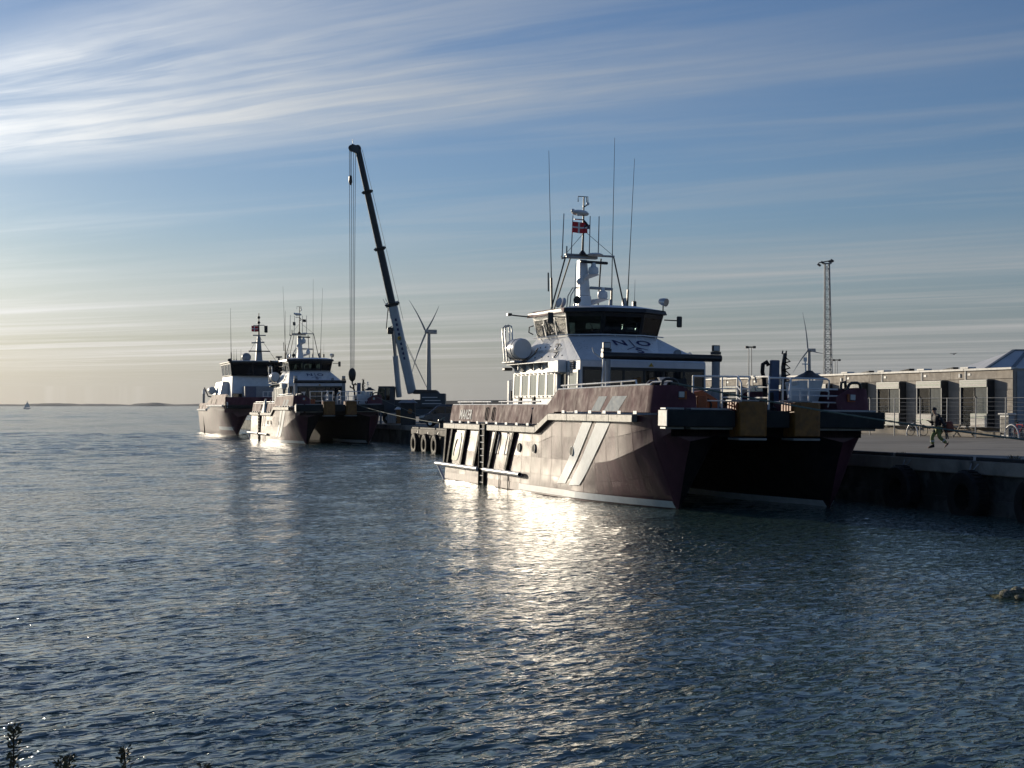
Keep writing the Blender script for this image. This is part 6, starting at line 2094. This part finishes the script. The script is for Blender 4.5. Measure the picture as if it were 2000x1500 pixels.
    for k, (x, y) in enumerate(((0, 0), (0.06, 0.03), (-0.05, 0.04))):
        MB().tube((x, y, 0), (x * 0.3, y * 0.3, 0.62), 0.02, n=6).build('leg', M['black_metal'], tri)
    MB().box(-0.05, 0.05, -0.04, 0.06, 0.60, 0.72).build('head', M['black_metal'], tri, bevel=0.02)
    tag(tri, 'black folded stand carried low by the walking person', 'stand')


person()

# ------------------------------------------------------------------ mooring lines
def line(name, pts, r, m, label):
    P = []
    for a, b, sag in pts:
        a, b = Vector(a), Vector(b)
        P += [a.lerp(b, k / 20) + Vector((0, 0, -4 * sag * (k / 20) * (1 - k / 20))) for k in range(21)]
    o = MB().path(P, r, 6).build(name, M[m], smooth=60)
    tag(o, label, 'rope')
    return o


line('mooring_line', [(S(0.6, -0.5, 4.5), S(15.5, 13.2, QZ + 0.1), 0.35)], 0.032, 'rope_green', 'long bow mooring line of the near boat running right to the quay')
SB = Vector((-19.56, 146.0, 0))
line('mooring_line', [(tuple(SB + F2 * 1.2 + T2 * 4.6 + Vector((0, 0, 3.8))), S(-66.5, 9.6, QZ + 0.5), 0.18)], 0.024, 'rope_green', 'mooring line from the middle boat bow down to the bollard by the van')
line('mooring_line', [(tuple(SB + F2 * 0.8 + T2 * 6.6 + Vector((0, 0, 4.55))), S(-80.0, 14.0, QZ + 0.2), 0.15)], 0.022, 'rope_green', 'second mooring line from the middle boat crossing in front of the hut')

# ------------------------------------------------------------------ wind turbines
def turbine(hub, blades, tower_r, label):
    hub = Vector(hub)
    root = empty('wind_turbine', (hub.x + 1.0, hub.y + 3, QZ))
    o = Vector((hub.x + 1.0, hub.y + 3, QZ))
    rel = lambda p: Vector(p) - o
    MB().lathe([(tower_r, 0), (tower_r * 0.95, hub.z * 0.3), (tower_r * 0.62, hub.z - QZ - 1)], (0, 0, 0), (0, 0, 1), 20).build('tower', M['turbine_grey'], root, smooth=60)
    h = rel(hub)
    MB().box(-1.8, 8.0, -1.9, 1.9, h.z - 2.0, h.z + 2.2).build('nacelle', M['turbine_grey'], root, bevel=0.5, seg=2)
    MB().lathe([(0, 1.8), (1.2, 1.5), (1.9, 0.0), (1.9, -1.6), (0, -1.6)], (h.x - 1.2, h.y - 2.6, h.z), (-0.35, -1, 0), 16).build('hub', M['turbine_grey'], root, smooth=40)
    c = Vector((h.x - 1.2, h.y - 3.0, h.z))
    for tip in blades:
        t = rel(tip)
        t.y = c.y + 0.5
        d = t - c
        n = Vector((0, 1, 0)).cross(d).normalized()
        rows = []
        for k in range(13):
            f = k / 12.0
            w = (0.9 if f < 0.06 else lerp(2.0, 0.25, (f - 0.06) / 0.94)) * 0.92
            th = w * (0.9 if f < 0.06 else 0.22)
            bend = Vector((0, -2.5 * f * f, 0))
            p = c + d * f + bend + n * (0.045 * d.length * math.sin(math.pi * f)) * 0.5
            rows.append([p + n * w * 0.35, p + Vector((0, th / 2, 0)), p - n * w * 0.65, p - Vector((0, th / 2, 0))])
        MB().grid(rows, True).build('blade', M['turbine_grey'], root, smooth=60)
    tag(root, label, 'wind turbine')


turbine((-82.5, 1500, 75.7), [(-100.0, 1500, 106.2), (-71.0, 1500, 100.7), (-98.5, 1500, 32.2)], 2.6, 'grey wind turbine standing right of the crane boom')
turbine((367.0, 1900, 72.1), [(358.5, 1900, 118.9), (346.4, 1900, 43.6), (388.2, 1900, 67.0)], 3.0, 'grey wind turbine rising behind the near boat foredeck')

# ------------------------------------------------------------------ lattice lighting mast and far lamp masts
def lattice():
    D = 307.0
    root = empty('lattice_mast', ((1618 - 1000) / 3000 * D, D, QZ))
    Hm, w0, w1 = 30.2, 0.80, 0.42
    def corner(k, z):
        w = lerp(w0, w1, z / Hm)
        return Vector(((-1, 1, 1, -1)[k] * w - 0.9 * z / Hm * 0.3, (-1, -1, 1, 1)[k] * w, z))
    for k in range(4):
        MB().tube(corner(k, 0), corner(k, Hm), 0.10, n=6).build('leg', M['galv'], root)
    br = MB()
    n = 30
    for i in range(n):
        z0, z1 = Hm * i / n, Hm * (i + 1) / n
        for k in range(4):
            l = (k + 1) % 4
            a, b = (k, l) if i % 2 else (l, k)
            br.tube(corner(a, z0), corner(b, z1), 0.05, n=4)
            br.tube(corner(k, z1), corner(l, z1), 0.04, n=4)
    tag(br.build('bracing', M['galv'], root), kind='stuff')
    top = corner(0, Hm).lerp(corner(2, Hm), 0.5)
    MB().box(top.x - 0.8, top.x + 0.8, -0.8, 0.8, Hm, Hm + 0.15).build('platform', M['galv'], root)
    MB().bar((top.x - 1.7, 0, Hm + 0.2), (top.x + 1.2, 0, Hm + 0.75), 0.2, 0.2).build('lamp_arm', M['black_metal'], root)
    for x, z in ((-1.6, -0.3), (-0.9, 0.15), (0.6, 0.3), (1.0, 0.55)):
        MB().bar((top.x + x - 0.3, 0, Hm + z + 0.3), (top.x + x + 0.3, 0, Hm + z - 0.1), 0.5, 0.35).build('flood_lamp', M['black_metal'], root)
    MB().box(-1.2, -0.7, -1, -0.4, 4.6, 5.6).build('mast_camera', M['black_metal'], root)
    tag(root, 'tall galvanised lattice lighting mast behind the office block', 'mast')


lattice()


def lamp_mast(u, vtop, D, label, twin):
    x = (u - 1000) / 3000 * D
    h = CAM_H + (792 - vtop) / 3000 * D - QZ
    root = empty('lamp_mast', (x, D, QZ))
    for dx in ((-0.35, 0.35) if twin else (0.0,)):
        MB().tube((dx, 0, 0), (dx * 0.8, 0, h), 0.16, 0.09, n=8).build('pole', M['galv'], root)
    MB().box(-0.8, 1.1, -0.3, 0.3, h, h + 0.25).build('cross_arm', M['black_metal'], root)
    for xx in (-0.7, 0.9):
        MB().box(xx - 0.3, xx + 0.3, -0.4, 0.4, h - 0.15, h + 0.35).build('lamp_head', M['black_metal'], root, bevel=0.05)
    tag(root, label, 'lamp mast')


lamp_mast(1465, 679, 330, 'thin far lamp mast between the boat frame and the deck crane', True)
lamp_mast(1633, 704, 420, 'short far lamp mast right of the lattice mast', True)

# ------------------------------------------------------------------ sail boat on the horizon, a gull
def sail_boat():
    D = 1750
    root = empty('sail_boat', ((53 - 1000) / 3000 * D, D, 0))
    MB().hexa([(-3.6, -0.8, -0.2), (3.2, -0.8, -0.2), (3.2, 0.8, -0.2), (-3.6, 0.8, -0.2)], [(-4.2, -1.1, 0.9), (4.0, -1.1, 0.8), (4.0, 1.1, 0.8), (-4.2, 1.1, 0.9)]).build('hull', M['sail'], root, bevel=0.1)
    MB().tube((0, 0, 0.8), (0, 0, 9), 0.08, n=6).build('mast', M['galv'], root)
    MB().prism([(0.15, 0, 1.6), (3.4, 0, 1.7), (0.15, 0, 8.8)], (0, 0.05, 0)).build('mainsail', M['sail'], root)
    MB().prism([(-0.15, 0, 7.6), (-3.8, 0, 1.0), (-0.3, 0, 1.3)], (0, 0.05, 0)).build('foresail', M['sail'], root)
    tag(root, 'tiny white sail boat on the far left horizon', 'sail boat')


sail_boat()


def gull():
    root = empty('gull', (57.5, 200, 10.4), (0, R(25), R(30)))
    MB().lathe([(0, -0.22), (0.06, -0.1), (0.07, 0.05), (0.03, 0.18), (0, 0.22)], (0, 0, 0), (1, 0, 0), 10).build('body', M['galv'], root, smooth=60)
    for sg in (-1, 1):
        MB().hexa([(-0.1, 0.04 * sg, 0.0), (0.08, 0.04 * sg, 0.0), (0.02, 0.38 * sg, 0.12), (-0.1, 0.38 * sg, 0.12)], [(-0.1, 0.04 * sg, 0.02), (0.08, 0.04 * sg, 0.02), (-0.05, 0.62 * sg, 0.06), (-0.1, 0.62 * sg, 0.06)]).build('wing', M['galv'], root)
    tag(root, 'small gull flying above the office roof', 'bird')


gull()

# ------------------------------------------------------------------ plants: shrub tips in the foreground, tufts on the quay edge
def shrub(loc, h, label, seed, twigs=5):
    r = random.Random(seed)
    root = empty('shrub', loc)
    st, lf = MB(), MB()
    for k in range(twigs):
        lean = Vector((r.uniform(-0.12, 0.16), r.uniform(-0.1, 0.1), 0)) * (0 if k == 0 else 1)
        hh = h * (1.0 if k == 0 else r.uniform(0.72, 0.93))
        pts = [Vector((0.05 * k * r.uniform(-1, 1), 0.05 * r.uniform(-1, 1), 0)) + lean * (q / 6) ** 1.3 * hh * 2 + Vector((r.uniform(-.008, .008), 0, hh * q / 6)) for q in range(7)]
        st.path(pts, 0.012, 5, r1=0.003)
        for q in range(800):
            f = 1 - (r.random() ** 1.4) * 0.75
            i = min(5, int(f * 6))
            p = pts[i].lerp(pts[i + 1], f * 6 - i)
            a = r.uniform(0, 6.28)
            up = r.uniform(0.3, 1.1)
            d = Vector((math.cos(a), math.sin(a), up)).normalized()
            ln = r.uniform(0.012, 0.028) * (1.3 - 0.5 * f)
            s = d.cross(Vector((r.uniform(-1, 1), r.uniform(-1, 1), r.uniform(-1, 1)))).normalized() * ln * 0.28
            p = p + d * r.uniform(0, 0.04) * (1.1 - 0.6 * f)
            lf.add([p, p + d * ln * 0.5 + s, p + d * ln, p + d * ln * 0.5 - s], [(0, 1, 2, 3)])
    st.build('stem', M['bark'], root)
    tag(lf.build('foliage', M['leaf'], root), kind='stuff')
    tag(root, label, 'shrub')


for (u, v, D, sd, tw, lb) in ((22, 1424, 5.2, 1, 6, 'tallest shrub tip at the lower left corner'), (143, 1474, 5.4, 2, 2, 'small shrub tip between the two taller ones along the bottom edge'), (247, 1461, 5.3, 3, 3, 'shrub tip at the bottom edge, rightmost of the three clear tips'), (115, 1487, 5.6, 4, 1, 'thin bare shrub tip just left of the small one on the bottom edge'), (400, 1494, 5.5, 5, 2, 'barely showing shrub tip on the bottom edge, farthest right')):
    top = CAM_H + (792 - v) / 3000 * D
    g = 1.95 - 2.7 * max(0, (D - 1) / 8.2)
    shrub(((u - 1000) / 3000 * D, D, g - 0.05), top - g + 0.05, lb, sd, tw)


def tuft(loc, h, label, seed, n=60):
    r = random.Random(seed)
    mb = MB()
    for k in range(n):
        a = r.uniform(0, 6.28)
        p = Vector((r.gauss(0, 0.16), r.gauss(0, 0.05), 0))
        t = p + Vector((math.cos(a) * h * 0.6, math.sin(a) * h * 0.4, h * r.uniform(0.5, 1.0)))
        m = p.lerp(t, 0.55) + Vector((0, 0, h * 0.15))
        w = Vector((0.008, 0.004, 0))
        mb.add([p - w, p + w, m + w, m - w, t], [(0, 1, 2, 3), (3, 2, 4)])
    root = empty('grass_tuft', loc, (0, 0, HEAD))
    tag(mb.build('blades', M['straw'], root), kind='stuff')
    tag(root, label, 'grass tuft')


tuft(S(0.1, Q_T + 0.3, QZ), 0.20, 'low dry tuft on the quay edge left of the person', 1, 90)
tuft(S(6.9, Q_T + 0.3, QZ), 0.30, 'spiky dry tuft on the quay edge at the right of the picture', 2, 60)
tuft(S(3.6, Q_T + 0.3, QZ), 0.10, 'flat small tuft on the quay edge below the person', 3, 40)
